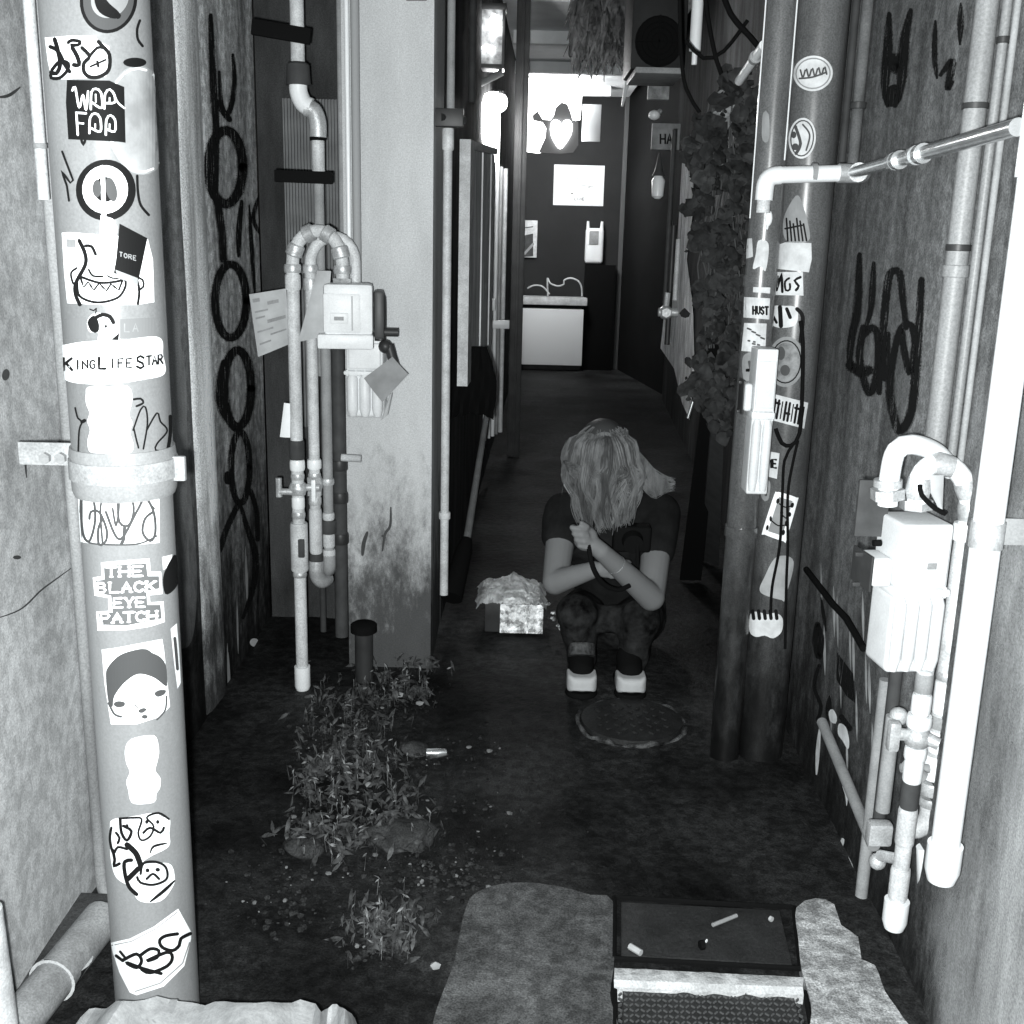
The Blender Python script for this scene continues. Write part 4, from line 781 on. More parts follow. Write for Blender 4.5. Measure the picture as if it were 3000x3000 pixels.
# counter
a = P(1527, 1078, 12.6); b = P(1697, 1085, 12.6); zt = P(1610, 905, 12.6).z; ztt = P(1610, 865, 12.6).z
t = thing('counter', 'white fronted counter with grey top at the far end of the alley', 'counter', ((a.x + b.x) / 2, 12.75, 0)); cxx = (a.x + b.x) / 2; W0 = b.x - a.x + .05
link('front_panel', MB().box((cxx, 12.63, zt / 2 + .03), (W0, .05, zt - .06), .006).mesh(), mat('counter_white', .75, .6), t)
link('body', MB().box((cxx, 12.78, zt / 2), (W0 * .96, .24, zt), .004).mesh(), M_DARK, t)
link('worktop', MB().box((cxx + .01, 12.76, (zt + ztt) / 2 + .01), (W0 + .05, .33, (ztt - zt) * .55), .006).mesh(), M_PALE, t)
def wire(pxs, Y, lb, dy=.12):
    pts = arc3([P(x, y, Y) for x, y in pxs], .02)
    link('wire_handle', MB().tube(pts, .009, 8).mesh(), M_PALE, None, lb, 'handle')
wire([(1605, 868), (1604, 815), (1612, 830), (1635, 838), (1652, 832), (1652, 822), (1670, 815), (1692, 822), (1703, 840), (1705, 868)], 12.62, 'wavy pale wire hoop on the right of the counter top')
wire([(1545, 845), (1565, 836), (1590, 840), (1610, 862)], 12.62, 'low curved wire hoop on the left of the counter top')
link('framed_notice', bwbox(1527, 645, 1572, 755, BY - .03, .028).mesh(), M_PALE, None, 'small framed notice low on the left of the far wall', 'frame')
decal('picture', ('y', BY - .03), [('p', [(1534, 690), (1562, 684), (1562, 750), (1534, 752)]), ('s', [(1534, 668), (1562, 664)], 3)], M_TAPE, bpy.data.objects['framed_notice'], .003)
decal('highlight_strip', ('y', BY - .03), [('s', [(1535, 745), (1562, 715)], 7)], M_STG, bpy.data.objects['framed_notice'], .005)
# rounded dispenser with two prongs
t = thing('wall_dispenser', 'pale rounded wall dispenser with two upright prongs on the far wall', 'lamp', (P(1742, 770, BY).x, BY - .06, P(1742, 772, BY).z))
cx_ = P(1742, 700, BY - .1).x; z0, z1, zp = P(1742, 773, BY - .1).z, P(1742, 668, BY - .1).z, P(1742, 648, BY - .1).z; wL = .21
link('dispenser_body', MB().box((cx_, BY - .07, (z0 + z1) / 2), (wL, .11, z1 - z0), .06, seg=5).mesh(), M_WHITEP, t)
link('recess', MB().box((cx_ - .01, BY - .128, (z0 + z1) / 2 + .09), (wL * .5, .012, (z1 - z0) * .38), .004).mesh(), M_GREYP, t)
for s in (-1, 1): link('prong', MB().tube([(cx_ + s * wL * .36, BY - .08, z1 - .06), (cx_ + s * wL * .38, BY - .08, zp)], [.026, .014], 12).mesh(), M_WHITEP, t)
link('dark_stand', bwbox(1715, 775, 1790, 1095, 12.8, .1).mesh(), M_BLACK, None, 'black upright cabinet right of the counter, below the pronged dispenser', 'cabinet')
# lit panel sign with heart
SY = 11.2
t = thing('heart_sign', 'hanging lit panel sign with a glowing heart at the far end', 'sign', (P(1615, 450, SY).x, SY, P(1615, 450, SY).z))
def plate(shape, Y, th, smooth=False):
    pts = [P(x, y, Y) for x, y in (smooth_pts(shape + [shape[0]], 8)[:-1] if smooth else shape)]; n = len(pts)
    vs = pts + [q + Vector((0, th, 0)) for q in pts]
    b = bmesh.new(); bv = [b.verts.new(v) for v in vs]
    e1 = [b.edges.new((bv[i], bv[(i + 1) % n])) for i in range(n)]; bmesh.ops.triangle_fill(b, edges=e1)
    e2 = [b.edges.new((bv[n + i], bv[n + (i + 1) % n])) for i in range(n)]; bmesh.ops.triangle_fill(b, edges=e2)
    for i in range(n): b.faces.new((bv[i], bv[(i + 1) % n], bv[n + (i + 1) % n], bv[n + i]))
    bmesh.ops.recalc_face_normals(b, faces=b.faces[:]); return MB().bm(b)
link('lit_panel', plate([(1532, 285), (1545, 232), (1562, 218), (1640, 216), (1676, 228), (1684, 202), (1694, 199), (1704, 212), (1706, 270), (1700, 350), (1690, 350), (1640, 400), (1600, 440), (1580, 448), (1532, 442), (1528, 360)], SY, .06).mesh(), M_EMIT2, t)
link('grey_silhouette', plate([(1578, 446), (1598, 402), (1600, 375), (1590, 358), (1562, 352), (1560, 338), (1575, 325), (1590, 350), (1612, 352), (1622, 340), (1628, 315), (1645, 300), (1662, 305), (1672, 330), (1678, 352), (1694, 356), (1694, 425), (1680, 446), (1640, 450)], SY - .03, .028).mesh(), mat('sign_grey', .12, .5, emit=.10), t)
link('heart', plate([(1641, 436), (1618, 405), (1612, 378), (1616, 356), (1628, 350), (1640, 356), (1645, 365), (1652, 354), (1665, 350), (1676, 362), (1676, 382), (1668, 405)], SY - .06, .028, True).mesh(), M_EMIT2, t)
sl = bpy.data.lights.new('sign_light', 'AREA'); sl.energy = 30; sl.shape = 'SQUARE'; sl.size = .45; slo = bpy.data.objects.new('sign_light', sl); COL.objects.link(slo); slo.parent = t; slo.location = (0, .14, .2); slo.rotation_euler = (radians(62), 0, 0)
ul = bpy.data.lights.new('sign_glow', 'POINT'); ul.energy = 32; ul.shadow_soft_size = .15; ulo = bpy.data.objects.new('sign_glow', ul); COL.objects.link(ulo); ulo.parent = t; ulo.location = (.02, .20, .60)
link('notice_board', bwbox(1708, 305, 1758, 415, 11.4, .03).mesh(), mat('board_grey', .45, .7), None, 'plain grey board right of the glowing heart sign', 'board')
# rough hanging thatch / bamboo blind at top of the passage
mb = MB(); random.seed(8)
for i in range(420):
    x = random.uniform(1678, 1842); y = random.uniform(-60, 170) + 20 * sin(x * .03); Yd = 7.4 + random.uniform(-.25, .25); p = P(x, y, Yd)
    L_ = random.uniform(.05, .16); d = Vector((random.uniform(-.5, .5), random.uniform(-.3, .3), -1)).normalized() * L_; wv = Vector((random.uniform(.006, .014), 0, random.uniform(-.004, .004)))
    mb.add([p - wv, p + wv, p + d + wv * .2, p + d - wv * .2], [(0, 1, 2, 3)])
mb.box((P(1762, 40, 7.7).x, 7.8, P(1762, 30, 7.7).z), (.40, .1, .55), .02)
link('dry_thatch', mb.mesh(), mat('dry_leaves', .05, .8, var=.5, scale=20), None, 'ragged bundle of dry leaves hanging under the ceiling, upper middle', 'plant', smooth=False)

# ================================================================== RIGHT SIDE OF THE PASSAGE
vrun('gutter_pipe', 1846, 60, 5.4, -200, 205, 7, M_WHITEP, 'bright white pipe right of the dry leaves, bending at its foot')
a = P(1846, 190, 5.4); link('gutter_shoe', MB().tube([a, P(1838, 240, 5.4), P(1823, 310, 5.5)], [.013, .012, .006], 10).mesh(), M_WHITEP, None, 'tapering white spout below the bright upper pipe', 'pipe')
# air conditioner
p0, p1 = P(1862, -120, 4.6), P(2008, 205, 4.6)
t = thing('air_conditioner', 'dark boxy air conditioner mounted high on the right side of the passage', 'air conditioner', ((p0.x + p1.x) / 2, 4.8, p1.z)); cx_, czz = (p0.x + p1.x) / 2, (p0.z + p1.z) / 2
link('casing', MB().box((cx_, 4.78, czz), (p1.x - p0.x, .34, p0.z - p1.z), .012).mesh(), mat('ac_grey', .028, .55, var=.2, scale=8), t)
fz = P(1930, 120, 4.6).z
mb = MB()
for r in (.03, .05, .07, .09): mb.tube([(cx_ + r * cos(a_ * pi / 12), 4.6, fz + r * sin(a_ * pi / 12)) for a_ in range(25)], .0025, 6)
mb.box((cx_, 4.6, fz), (.19, .006, .006)).box((cx_, 4.6, fz), (.006, .006, .19))
link('grille', mb.mesh(), M_BLACK, t)
link('fan', MB().tube([(cx_, 4.606, fz), (cx_, 4.612, fz)], .095, 24).mesh(), M_BLACK, t)
link('bracket_rail', MB().box((cx_, 4.7, p1.z - .015), (.19, .36, .022), .003).mesh(), M_GREYP, t)
# glossy bits of white pipe high up
vrun('white_tube', 2040, 80, 3.9, -200, 150, 17, M_WHITEP, 'thick bright white tube stub at the top of the creeper', collars=[(140, 190, 8, M_WHITEP, 'tip')])
a, b = P(2238, 132, 3.0), P(2165, 238, 3.3)
t = thing('slanting_pipe', 'glossy white slanting pipe crossing behind the twin sticker pipes', 'pipe', b)
link('tube', MB().tube([b, a], .0125, 12).mesh(), M_WHITEP, t); m0 = a.lerp(b, .3); m1 = a.lerp(b, .36); link('collar', MB().tube([m0, m1], .017, 12).mesh(), M_GREYP, t)
for pts_, r_, lb in (([(2105, -60), (2140, 40), (2200, 110), (2232, 150)], .009, 'black cable drooping at the top left of the twin pipes'), ([(2060, -60), (2075, 60), (2100, 180), (2130, 260)], .007, 'black cable falling into the top of the creeper'), ([(2010, 120), (2060, 170), (2120, 150), (2190, 60)], .006, 'thin sagging cable between the air conditioner and the twin pipes'), ([(1990, -60), (1995, 150), (2010, 260), (2050, 330)], .006, 'dark lead hanging beside the air conditioner')):
    run('cable', arc3([P(x, y, 3.55) for x, y in pts_], .03), r_, M_BLACK, lb, 'cable')
# small boards and lantern
link('small_board', bwbox(1912, 360, 1990, 440, 5.6, .03).mesh(), mat('board_grey2', .22, .7, var=.3, scale=20), None, 'little grey board with two dark characters, right of the passage', 'sign')
decal('lettering', ('y', 5.6), word('HA', 1935, 392, 14, 30, 5, 1.4), M_STK, bpy.data.objects['small_board'], .003)
link('small_board', bwbox(1900, 232, 1960, 292, 5.7, .03).mesh(), mat('board_grey3', .3, .7, var=.4, scale=30), None, 'blurred grey plate under the air conditioner', 'sign')
p = P(1917, 337, 5.5); link('spot_lamp', MB().ball(p, .026, (1.1, 1, .9)).tube([p, p + Vector((.04, .12, .03))], .012, 8).mesh(), M_WHITEP, None, 'small white knob lamp under the air conditioner', 'lamp')
p0, p1 = P(1912, 515, 5.2), P(1943, 583, 5.2)
t = thing('hanging_lantern', 'small white lantern hanging right of the far wall', 'lantern', ((p0.x + p1.x) / 2, 5.2, p1.z))
cx_ = (p0.x + p1.x) / 2
link('shade', MB().tube([(cx_, 5.2, p1.z), (cx_, 5.2, p1.z + .012), (cx_, 5.2, p0.z - .02), (cx_, 5.2, p0.z)], [.012, .026, .031, .018], 16).mesh(), M_WHITEP, t)
link('cap', MB().tube([(cx_, 5.2, p0.z), (cx_, 5.2, p0.z + .02), (cx_, 5.2, p0.z + .10)], [.032, .02, .004], 12).mesh(), M_TAPE, t)
# pale peeling render strip behind the creeper
def crx(Y): return .98 + (.44 / 7.34) * (Y - 3.16)
def CP(px, py, off=.02):
    d = ray(px, py); k = .44 / 7.34; A = .98 - 3.16 * k - off; tt = A / (d.x - k * d.y); return O + d * tt
mb = MB(); shape = [(2000, 440), (2032, 470), (2030, 620), (2012, 760), (2030, 900), (2035, 1080), (2020, 1230), (1998, 1180), (1975, 1080), (1935, 1020), (1948, 900), (1968, 860), (1985, 700)]
pts = [CP(x, y, .012) for x, y in shape]; b_ = bmesh.new(); vv = [b_.verts.new(q) for q in pts]; ee = [b_.edges.new((vv[i], vv[(i + 1) % len(vv)])) for i in range(len(vv))]; bmesh.ops.triangle_fill(b_, edges=ee)
link('peeling_render', MB().bm(b_).mesh(), mat('peeled', .75, .8, var=.45, scale=14, streak=3, grain=.3), CRW, 'bright peeling patch of pale render beside the creeper')
for i, (px, y0, y1, m, lb) in enumerate([(1966, 660, 1010, M_DARK, 'dark drainpipe left of the peeling patch'), (1982, 700, 880, M_PALE, 'thin light pipe beside the peeling patch'), (1952, 380, 900, M_TAPE, 'dim upright pipe above the peeling patch')]):
    vrun('wall_pipe', px, 800, 5.0 - i * .1, y0, y1, 8 - i, m, lb, group='thin pipes right of the passage')
p = P(1950, 915, 4.6)
link('rusty_valve', MB().ball(p, .03).tube([p + Vector((-.03, 0, 0)), p + Vector((.05, 0, 0))], .018, 10).tube([p, p + Vector((.005, 0, .08))], .012, 8).tube([p + Vector((.0, -.03, .0)), p + Vector((0, 0, 0))], .02, 6).mesh(), M_GALV, None, 'worn pipe valve on the right side of the passage', 'valve')
# dark leaning board
a, b = P(2098, 1010, 3.7), onz(2018, 1700)
q0 = b; dx = Vector((.055, 0, 0))
mb = MB().slab([b - dx * .7, b + dx, a + dx * .6, a - dx * .4], (0, .02, 0)); link('leaning_plank', mb.mesh(), M_BLACK, None, 'narrow black plank leaning in the right side of the passage', 'plank')
mb = MB().slab([onz(2050, 1640), onz(2105, 1660), P(2122, 1250, 3.5), P(2085, 1250, 3.6)], (0, .02, 0)); link('leaning_plank', mb.mesh(), M_TAPE, None, 'dim board behind the black leaning plank', 'plank')
run('steel_rod', [P(2038, 1150, 4.0), P(2015, 1225, 4.0)], .006, M_STEEL, 'short shiny rod beside the creeper foot', 'rod')

# creeper: leaves on thin stems over the right corner
random.seed(21)
t = thing('creeper', 'dark leafy creeper hanging between the passage and the twin sticker pipes', 'plant', (P(2110, 1230, 3.5).x, 3.5, P(2110, 1230, 3.5).z))
mb = MB(); st = MB()
def blade(mb, p, s, nrm, ang):
    nrm = nrm.normalized(); a_ = nrm.orthogonal().normalized(); a_.rotate(Matrix.Rotation(ang, 3, nrm)); b2 = nrm.cross(a_)
    sh = [(0, -.9), (.20, -.35), (.24, .1), (.10, .6), (0, 1.1), (-.10, .6), (-.24, .1), (-.20, -.35)]
    mb.add([p + nrm * s * .05] + [p + (a_ * x + b2 * y) * s - nrm * s * .25 * abs(y) for x, y in sh], [(0, i + 1, (i + 1) % 8 + 1) for i in range(8)])
    mb.add([p - b2 * s * .8, p - b2 * s * .8 + a_ * .0012, Vector((p.x, p.y, 0)) + a_ * .0012, Vector((p.x, p.y, 0))], [(0, 1, 2, 3)])
def leaf(mb, p, s, nrm, ang):
    nrm = nrm.normalized(); a_ = nrm.orthogonal().normalized(); a_.rotate(Matrix.Rotation(ang, 3, nrm)); b2 = nrm.cross(a_)
    sh = [(0, -.5), (.34, -.38), (.5, 0), (.3, .3), (0, .62), (-.3, .3), (-.5, 0), (-.34, -.38)]
    vs = [p + nrm * s * .03] + [p + (a_ * x + b2 * y) * s + nrm * s * random.uniform(-.08, .05) for x, y in sh]
    mb.add(vs, [(0, i + 1, (i + 1) % 8 + 1) for i in range(8)])
cl_ = [(2150, 330, 60), (2120, 420, 75), (2160, 500, 60), (2100, 560, 70), (2150, 640, 65), (2110, 720, 75), (2140, 800, 70), (2090, 870, 60), (2150, 900, 60), (2120, 980, 75), (2080, 1050, 50), (2140, 1080, 60), (2120, 1150, 60), (2110, 1210, 45), (2060, 700, 40), (2060, 500, 40), (2185, 400, 40), (2080, 380, 40), (2190, 300, 45), (2050, 440, 45), (2180, 560, 45), (2195, 720, 35), (2050, 620, 45), (2170, 850, 45), (2170, 1000, 40), (2060, 900, 40), (2150, 240, 40), (2060, 1130, 40)]
for i in range(3400):
    cx, cy, rr = random.choice(cl_); a_ = random.random() * 2 * pi; r_ = rr * random.random() ** .5
    if random.random() < .12: r_ *= 1.7
    x, y = cx + r_ * cos(a_) * .85, cy + r_ * sin(a_) * 1.15
    Y = 3.45 + random.uniform(-.16, .34)
    if noise.noise(Vector((x * .025, y * .018, 3))) < -.12 or x > 2228: continue
    leaf(mb, P(x, y, Y), random.choice((.012, .018, .026, .036, .048)), Vector((random.uniform(-.8, .8), -1, random.uniform(-.4, 1.1))), random.random() * 6)
link('leaves', mb.mesh(), mat('creeper_leaf', .028, .5, var=.6, scale=18), t, smooth=False)
for i in range(16):
    x = random.uniform(2070, 2170); Y = 3.5 + random.uniform(-.1, .2); y = 300
    pts = []
    while y < random.uniform(900, 1260): pts.append(P(x, y, Y)); x += random.uniform(-14, 12); y += 60
    if len(pts) > 2: st.tube(arc3(pts, .05), .003, 5)
link('stems', st.mesh(), M_TAPE, t)
mb = MB()
for i in range(90):
    x, y = random.uniform(2100, 2160), random.uniform(270, 370)
    leaf(mb, P(2120 + (x - 2130) * .8 + (330 - y) * .4, y, 3.42), random.uniform(.02, .035), Vector((random.uniform(-.5, .5), -1, random.uniform(.2, 1))), random.random() * 6)
link('pale_leaves', mb.mesh(), mat('pale_leaf', .22, .6, var=.3, scale=18), t, smooth=False)

# ================================================================== TWIN STICKER PIPES
RY = 2.98; RX = ony(2282, 1500, RY).x; rR = .068
SPX = ony(2176, 1500, RY - .03).x; sR = .042; SYp = RY - .03
pipeR = thing('drain_pipe', 'wide grey drain pipe with many stickers at the right corner', 'pipe', (RX, RY, 0))
M_SP = mat('grey_pvc_dull', .10, .30, var=.4, scale=9, streak=5, grain=.34, coat=.3, foot_dark=(-.75, .25, .08))  # shade put into the colour: the pipe feet fade to dark
link('pipe_body', MB().tube([(RX, RY, -.02), (RX, RY, ZT)], rR, 48).mesh(), M_SP, pipeR)
pipeS = thing('drain_pipe', 'slimmer grey drain pipe with small stickers, left twin of the wide right one', 'pipe', (SPX, SYp, 0))
link('pipe_body', MB().tube([(SPX, SYp, -.02), (SPX, SYp, ZT)], sR, 40).mesh(), M_SP, pipeS)
for y in (1540, 805): 
    z = P(2200, y, SYp).z; link('collar', MB().tube([(SPX, SYp, z), (SPX, SYp, z), (SPX, SYp, z - .03), (SPX, SYp, z - .03)], [sR, sR + .004, sR + .004, sR], 40, caps=False).mesh(), M_SP, pipeS)
cr = ('cyl', RX, RY, rR); cs = ('cyl', SPX, SYp, sR)
SG = mat('sticker_dull', .62, .5, var=.2, scale=25)
def st(surf, par, paper, layers, lb, m=None): return sticker(par, surf, paper, layers, lb, m or SG)
st(cr, pipeR, [('e', 2382, 215, 58, 52, -8)], [([ell(2382, 215, 50, 44, 4, -8)], M_STG, 'print'), ([('l', [(2345 + 9 * i, 205 + (i % 2) * 20 - i), (2350 + 9 * i, 225 - (i % 2) * 18 - i)], 4) for i in range(9)] + [('l', [(2342, 230), (2380, 226), (2420, 212)], 4)], M_STM, 'lettering')], 'pale oval sticker with dark script near the top of the wide pipe')
st(cr, pipeR, [('P', [(2296, 150), (2318, 145), (2324, 165), (2322, 210), (2306, 246), (2296, 220), (2294, 180)])], [([('e', 2308, 175, 8, 9, 0), ('l', [(2300, 215), (2316, 200)], 8)], M_STK, 'print')], 'torn black and white sticker left of the oval', M_STG)
st(cr, pipeR, [('e', 2350, 405, 40, 60, 5)], [([ell(2350, 405, 33, 52, 3, 5), ('l', [(2330, 370), (2345, 420), (2332, 450)], 7), ('e', 2325, 395, 8, 10, 0), ('e', 2330, 430, 10, 10, 0), ('l', [(2352, 365), (2372, 395), (2362, 440)], 4)], M_STM, 'drawing')], 'round grey sticker above the horizontal pipe')
st(cr, pipeR, [('P', [(2322, 585), (2338, 572), (2352, 600), (2366, 650), (2372, 700), (2340, 712), (2300, 700), (2296, 640)])], [([('l', [(2304 + i * 10, 640 + (i % 3) * 8), (2308 + i * 11, 705)], 4) for i in range(6)] + [('l', [(2300, 670), (2350, 660)], 4)], M_STK, 'print')], 'peeling white sticker scratched with black lines', M_STG)
st(cr, pipeR, [('p', [(2283, 716), (2300, 710), (2377, 712), (2378, 760), (2370, 798), (2345, 795), (2280, 788)])], [], 'blank white square sticker on the wide pipe')
st(cr, pipeR, [('p', [(2272, 797), (2352, 797), (2354, 866), (2270, 864)])], [([('s', [(2275, 850), (2290, 800), (2292, 855)], 6), ('l', [(2312, 815), (2300, 825), (2302, 850), (2314, 848), (2314, 832)], 5), ('l', [(2345, 812), (2328, 822), (2340, 838), (2332, 850)], 6)], M_STK, 'lettering')], 'white sticker lettered in black, under the blank square')
st(cr, pipeR, [('P', [(2262, 900), (2300, 896), (2330, 900), (2338, 930), (2325, 955), (2280, 960), (2260, 945)])], [([('l', [(2285, 900), (2288, 955)], 10), ('l', [(2305, 905), (2315, 930)], 8), ('l', [(2335, 905), (2352, 930), (2345, 1000)], 9), ('l', [(2262, 920), (2275, 945)], 6)], M_STK, 'drawing')], 'small blotchy black and white sticker above the ringed circle')
st(cr, pipeR, [('e', 2302, 1060, 54, 74, 4)], [([ell(2302, 1060, 44, 62, 3, 4)], M_STK, 'print'), ([('e', 2302, 1060, 40, 56, 0)], mat('sticker_cloudy', .2, .5, var=.6, scale=25), 'print'), ([('e', 2288, 1035, 12, 20, 0), ('e', 2300, 1085, 14, 16, 0)], M_STM, 'print')], 'round ringed sticker with a cloudy grey middle', M_STG)
st(cr, pipeR, [('p', [(2258, 1152), (2368, 1180), (2356, 1256), (2243, 1226)])], [([('s', [(2262 + i * 10.5, 1168 + i * 2.6), (2254 + i * 10.5, 1220 + i * 2.6)], 5.5 if i % 3 else 3) for i in range(10)] + [('s', [(2275, 1180), (2284, 1183)], 6), ('s', [(2300, 1210), (2312, 1213)], 6), ('s', [(2330, 1195), (2340, 1198)], 6)], M_STK, 'lettering')], 'tilted white sticker of tall narrow black letters')
st(cr, pipeR, [('p', [(2229, 1318), (2284, 1328), (2276, 1403), (2225, 1390)])], [(word('IME', 2232, 1342, 11, 24, 4.5, 1.45, .12), M_STK, 'lettering')], 'small white sticker reading IME')
st(cr, pipeR, [('P', [(2228, 1405), (2256, 1412), (2250, 1465), (2232, 1460)])], [([('l', [(2234, 1420), (2244, 1450)], 6)], M_STM, 'print')], 'smudged sticker scrap under the IME sticker', M_STG)
st(cr, pipeR, [('P', [(2275, 1442), (2290, 1443), (2334, 1458), (2336, 1470), (2304, 1580), (2296, 1586), (2240, 1566), (2234, 1556), (2268, 1450)])], [([('p', [(2282, 1456), (2322, 1468), (2292, 1570), (2250, 1556)])], M_STG, 'print'), ([('e', 2279, 1468, 5, 8, 15), ('e', 2321, 1480, 5, 8, 15), ('e', 2290, 1502, 5, 7, 0), ('e', 2313, 1507, 5, 7, 0), ('e', 2258, 1520, 4, 8, 0), ('e', 2303, 1534, 4, 8, 0), ('e', 2248, 1546, 4, 8, 10), ('e', 2295, 1560, 5, 8, 10), ('l', [(2282, 1475), (2300, 1486), (2318, 1482)], 3), ('l', [(2290, 1506), (2302, 1518), (2312, 1510)], 3), ('l', [(2260, 1525), (2280, 1540), (2302, 1538)], 3)], M_STK, 'lettering')], 'tilted white rounded sticker with black dotted symbols', M_STW)
st(cr, pipeR, [('P', [(2275, 1632), (2325, 1645), (2300, 1752), (2290, 1758), (2228, 1735), (2240, 1690)])], [], 'see-through tape patch on the lower wide pipe', mat('clear_tape', .36, .3, var=.3, scale=10))
st(cr, pipeR, [('P', [(2198, 1800), (2215, 1792), (2250, 1800), (2270, 1795), (2292, 1810), (2290, 1850), (2265, 1870), (2240, 1862), (2215, 1866), (2196, 1850)])], [([('s', [(2205 + i * 17, 1790), (2208 + i * 17, 1812)], 8) for i in range(5)], M_STK, 'print')], 'torn white sticker with black bars near the foot of the wide pipe')
st(cs, pipeS, [('p', [(2175, 700), (2203, 698), (2206, 752), (2186, 758)])], [], 'small pale square sticker high on the slim pipe')
st(cs, pipeS, [('P', [(2222, 705), (2248, 708), (2252, 740), (2242, 795), (2228, 780), (2206, 788), (2214, 745)])], [], 'ragged white sticker high on the slim pipe')
st(cs, pipeS, [('p', [(2208, 816), (2258, 818), (2256, 860), (2206, 856)])], [([('l', [(2220, 835), (2240, 838)], 8)], M_STG, 'print')], 'faded pale rectangle sticker on the slim pipe')
st(cs, pipeS, [('p', [(2180, 870), (2256, 874), (2254, 936), (2178, 930)])], [(word('HUST', 2206, 898, 8, 22, 4.5, 1.5, .03), M_STK, 'lettering')], 'white sticker with bold black capitals on the slim pipe')
st(cs, pipeS, [('p', [(2180, 946), (2246, 948), (2242, 1034), (2172, 1028)])], [([('l', [(2190 + (i * 13) % 50, 962 + i * 9), (2200 + (i * 13) % 40, 966 + i * 9)], 4) for i in range(7)], M_STM, 'print')], 'greyish sticker of tiny print on the slim pipe')
st(cs, pipeS, [('P', [(2180, 1040), (2240, 1040), (2236, 1140), (2200, 1150), (2178, 1110)])], [([('l', [(2195, 1060), (2205, 1120)], 6), ('l', [(2215, 1060), (2212, 1110)], 5)], M_STM, 'print')], 'dirty pale sticker above the white meter on the slim pipe', M_STG)
st(cs, pipeS, [('P', [(2236, 330), (2252, 335), (2254, 400), (2244, 418), (2232, 400)])], [], 'faint narrow sticker near the top of the slim pipe', M_STG)
vrun('glint_line', 2316, 250, RY - rR - .006, -200, 470, 2.2, M_WHITEP, 'thin bright line added for the lamp reflection between the twin pipes', cat='glint_line', seg=6)  # added white rods standing in for lamp reflections on the pipe edges
vrun('glint_line', 2222, 300, SYp - sR - .006, -200, 640, 2.0, M_WHITEP, 'thin bright line added for the lamp reflection on the left flank of the slim pipe', cat='glint_line', seg=6)
p = proj(cs, 2252, 640, .008); link('glint_bead', MB().ball(p, .010, (1, .6, 2.0)).tube([p, p + Vector((0, .012, -.03))], .003, 6).mesh(), M_WHITEP, None, 'tiny white bead added as a bright glint on the slim pipe under the elbow', 'glint_bead')  # white bead added in place of a bright reflection
# black cable looping down the wide pipe
c1 = ('cyl', RX, RY, rR + .008)
def cylpts(pxs, surf=c1): return arc3([proj(surf, x, y) for x, y in pxs], .02)
mb = MB().tube(cylpts([(2345, 940), (2352, 1000), (2350, 1160), (2342, 1270), (2318, 1305), (2290, 1298), (2272, 1255)]), .0055, 8).tube(cylpts([(2322, 1305), (2298, 1350), (2292, 1450), (2284, 1600), (2262, 1720), (2258, 1800)]), .004, 8).tube(cylpts([(2338, 1290), (2322, 1360), (2308, 1450), (2308, 1600), (2304, 1700), (2300, 1900)]), .004, 8)
link('cable', mb.mesh(), M_BLACK, None, 'thin black cable looping down over the wide sticker pipe', 'cable')
# white meter in front of the slim pipe, seen from its side
Ym = 2.82; p = P(2208, 1440, Ym)
gasmeter('gas_meter', 'narrow white gas meter fixed on the slim sticker pipe', (p.x, Ym, p.z), .058, .40, .09, 0, side=-1, window=False, ribs=2)
vrun('meter_pipe', 2228, 1100, Ym, 1040, 1210, 12, M_WHITEP, 'white stub pipe feeding the narrow meter from above')
# horizontal pipe bridging to the near white pipe
h0 = P(2246, 512, 2.80); h1 = P(2492, 508, 2.80); NW = 1.70; h2 = P(2982, 372, NW)
t = thing('gas_pipe', 'level gas pipe crossing the wide sticker pipe and coming forward to the right edge', 'pipe', (h0.x, h0.y, h0.z - .03))
link('tube', MB().tube([h0 + Vector((.03, 0, 0)), h1 - Vector((.02, 0, 0))], .020, 18).mesh(), M_WHITEP, t)
link('elbow', MB().tube(arc3([h0 + Vector((.035, 0, 0)), h0 + Vector((.012, 0, -.004)), h0 + Vector((.0, 0, -.02)), h0 + Vector((-.002, 0, -.06))], .006), .022, 14).mesh(), M_WHITEP, t)
link('tube', MB().tube([h0 + Vector((-.002, 0, -.05)), h0 + Vector((-.002, 0, -.09))], .017, 12).mesh(), M_PALE, t)
d = (h2 - h1).normalized()
link('elbow', MB().tube(arc3([h1 - Vector((.03, 0, 0)), h1, h1 + Vector((.022, -.012, 0)), h1 + d * .05 + Vector((.008, 0, 0))], .006), .023, 14).mesh(), M_GALV, t)
link('tube', MB().tube([h1 + d * .04, h2 + d * .0], .0135, 16).mesh(), M_STEEL, t)
for f in (.36, .39, .5, .54): link('collar', MB().tube([h1.lerp(h2, f), h1.lerp(h2, f + .022)], .019, 16).mesh(), M_STEEL, t)
for f in (.1, .2, .45, .6, .8): 
    q = h1.lerp(h2, f)
mb = MB().tube([Vector((P(2384, 505, 2.8).x, 2.8, h1.z)) + Vector((-.006, 0, 0)), Vector((P(2384, 505, 2.8).x, 2.8, h1.z)) + Vector((.006, 0, 0))], .0225, 18); link('joint_ring', mb.mesh(), M_GREYP, t)
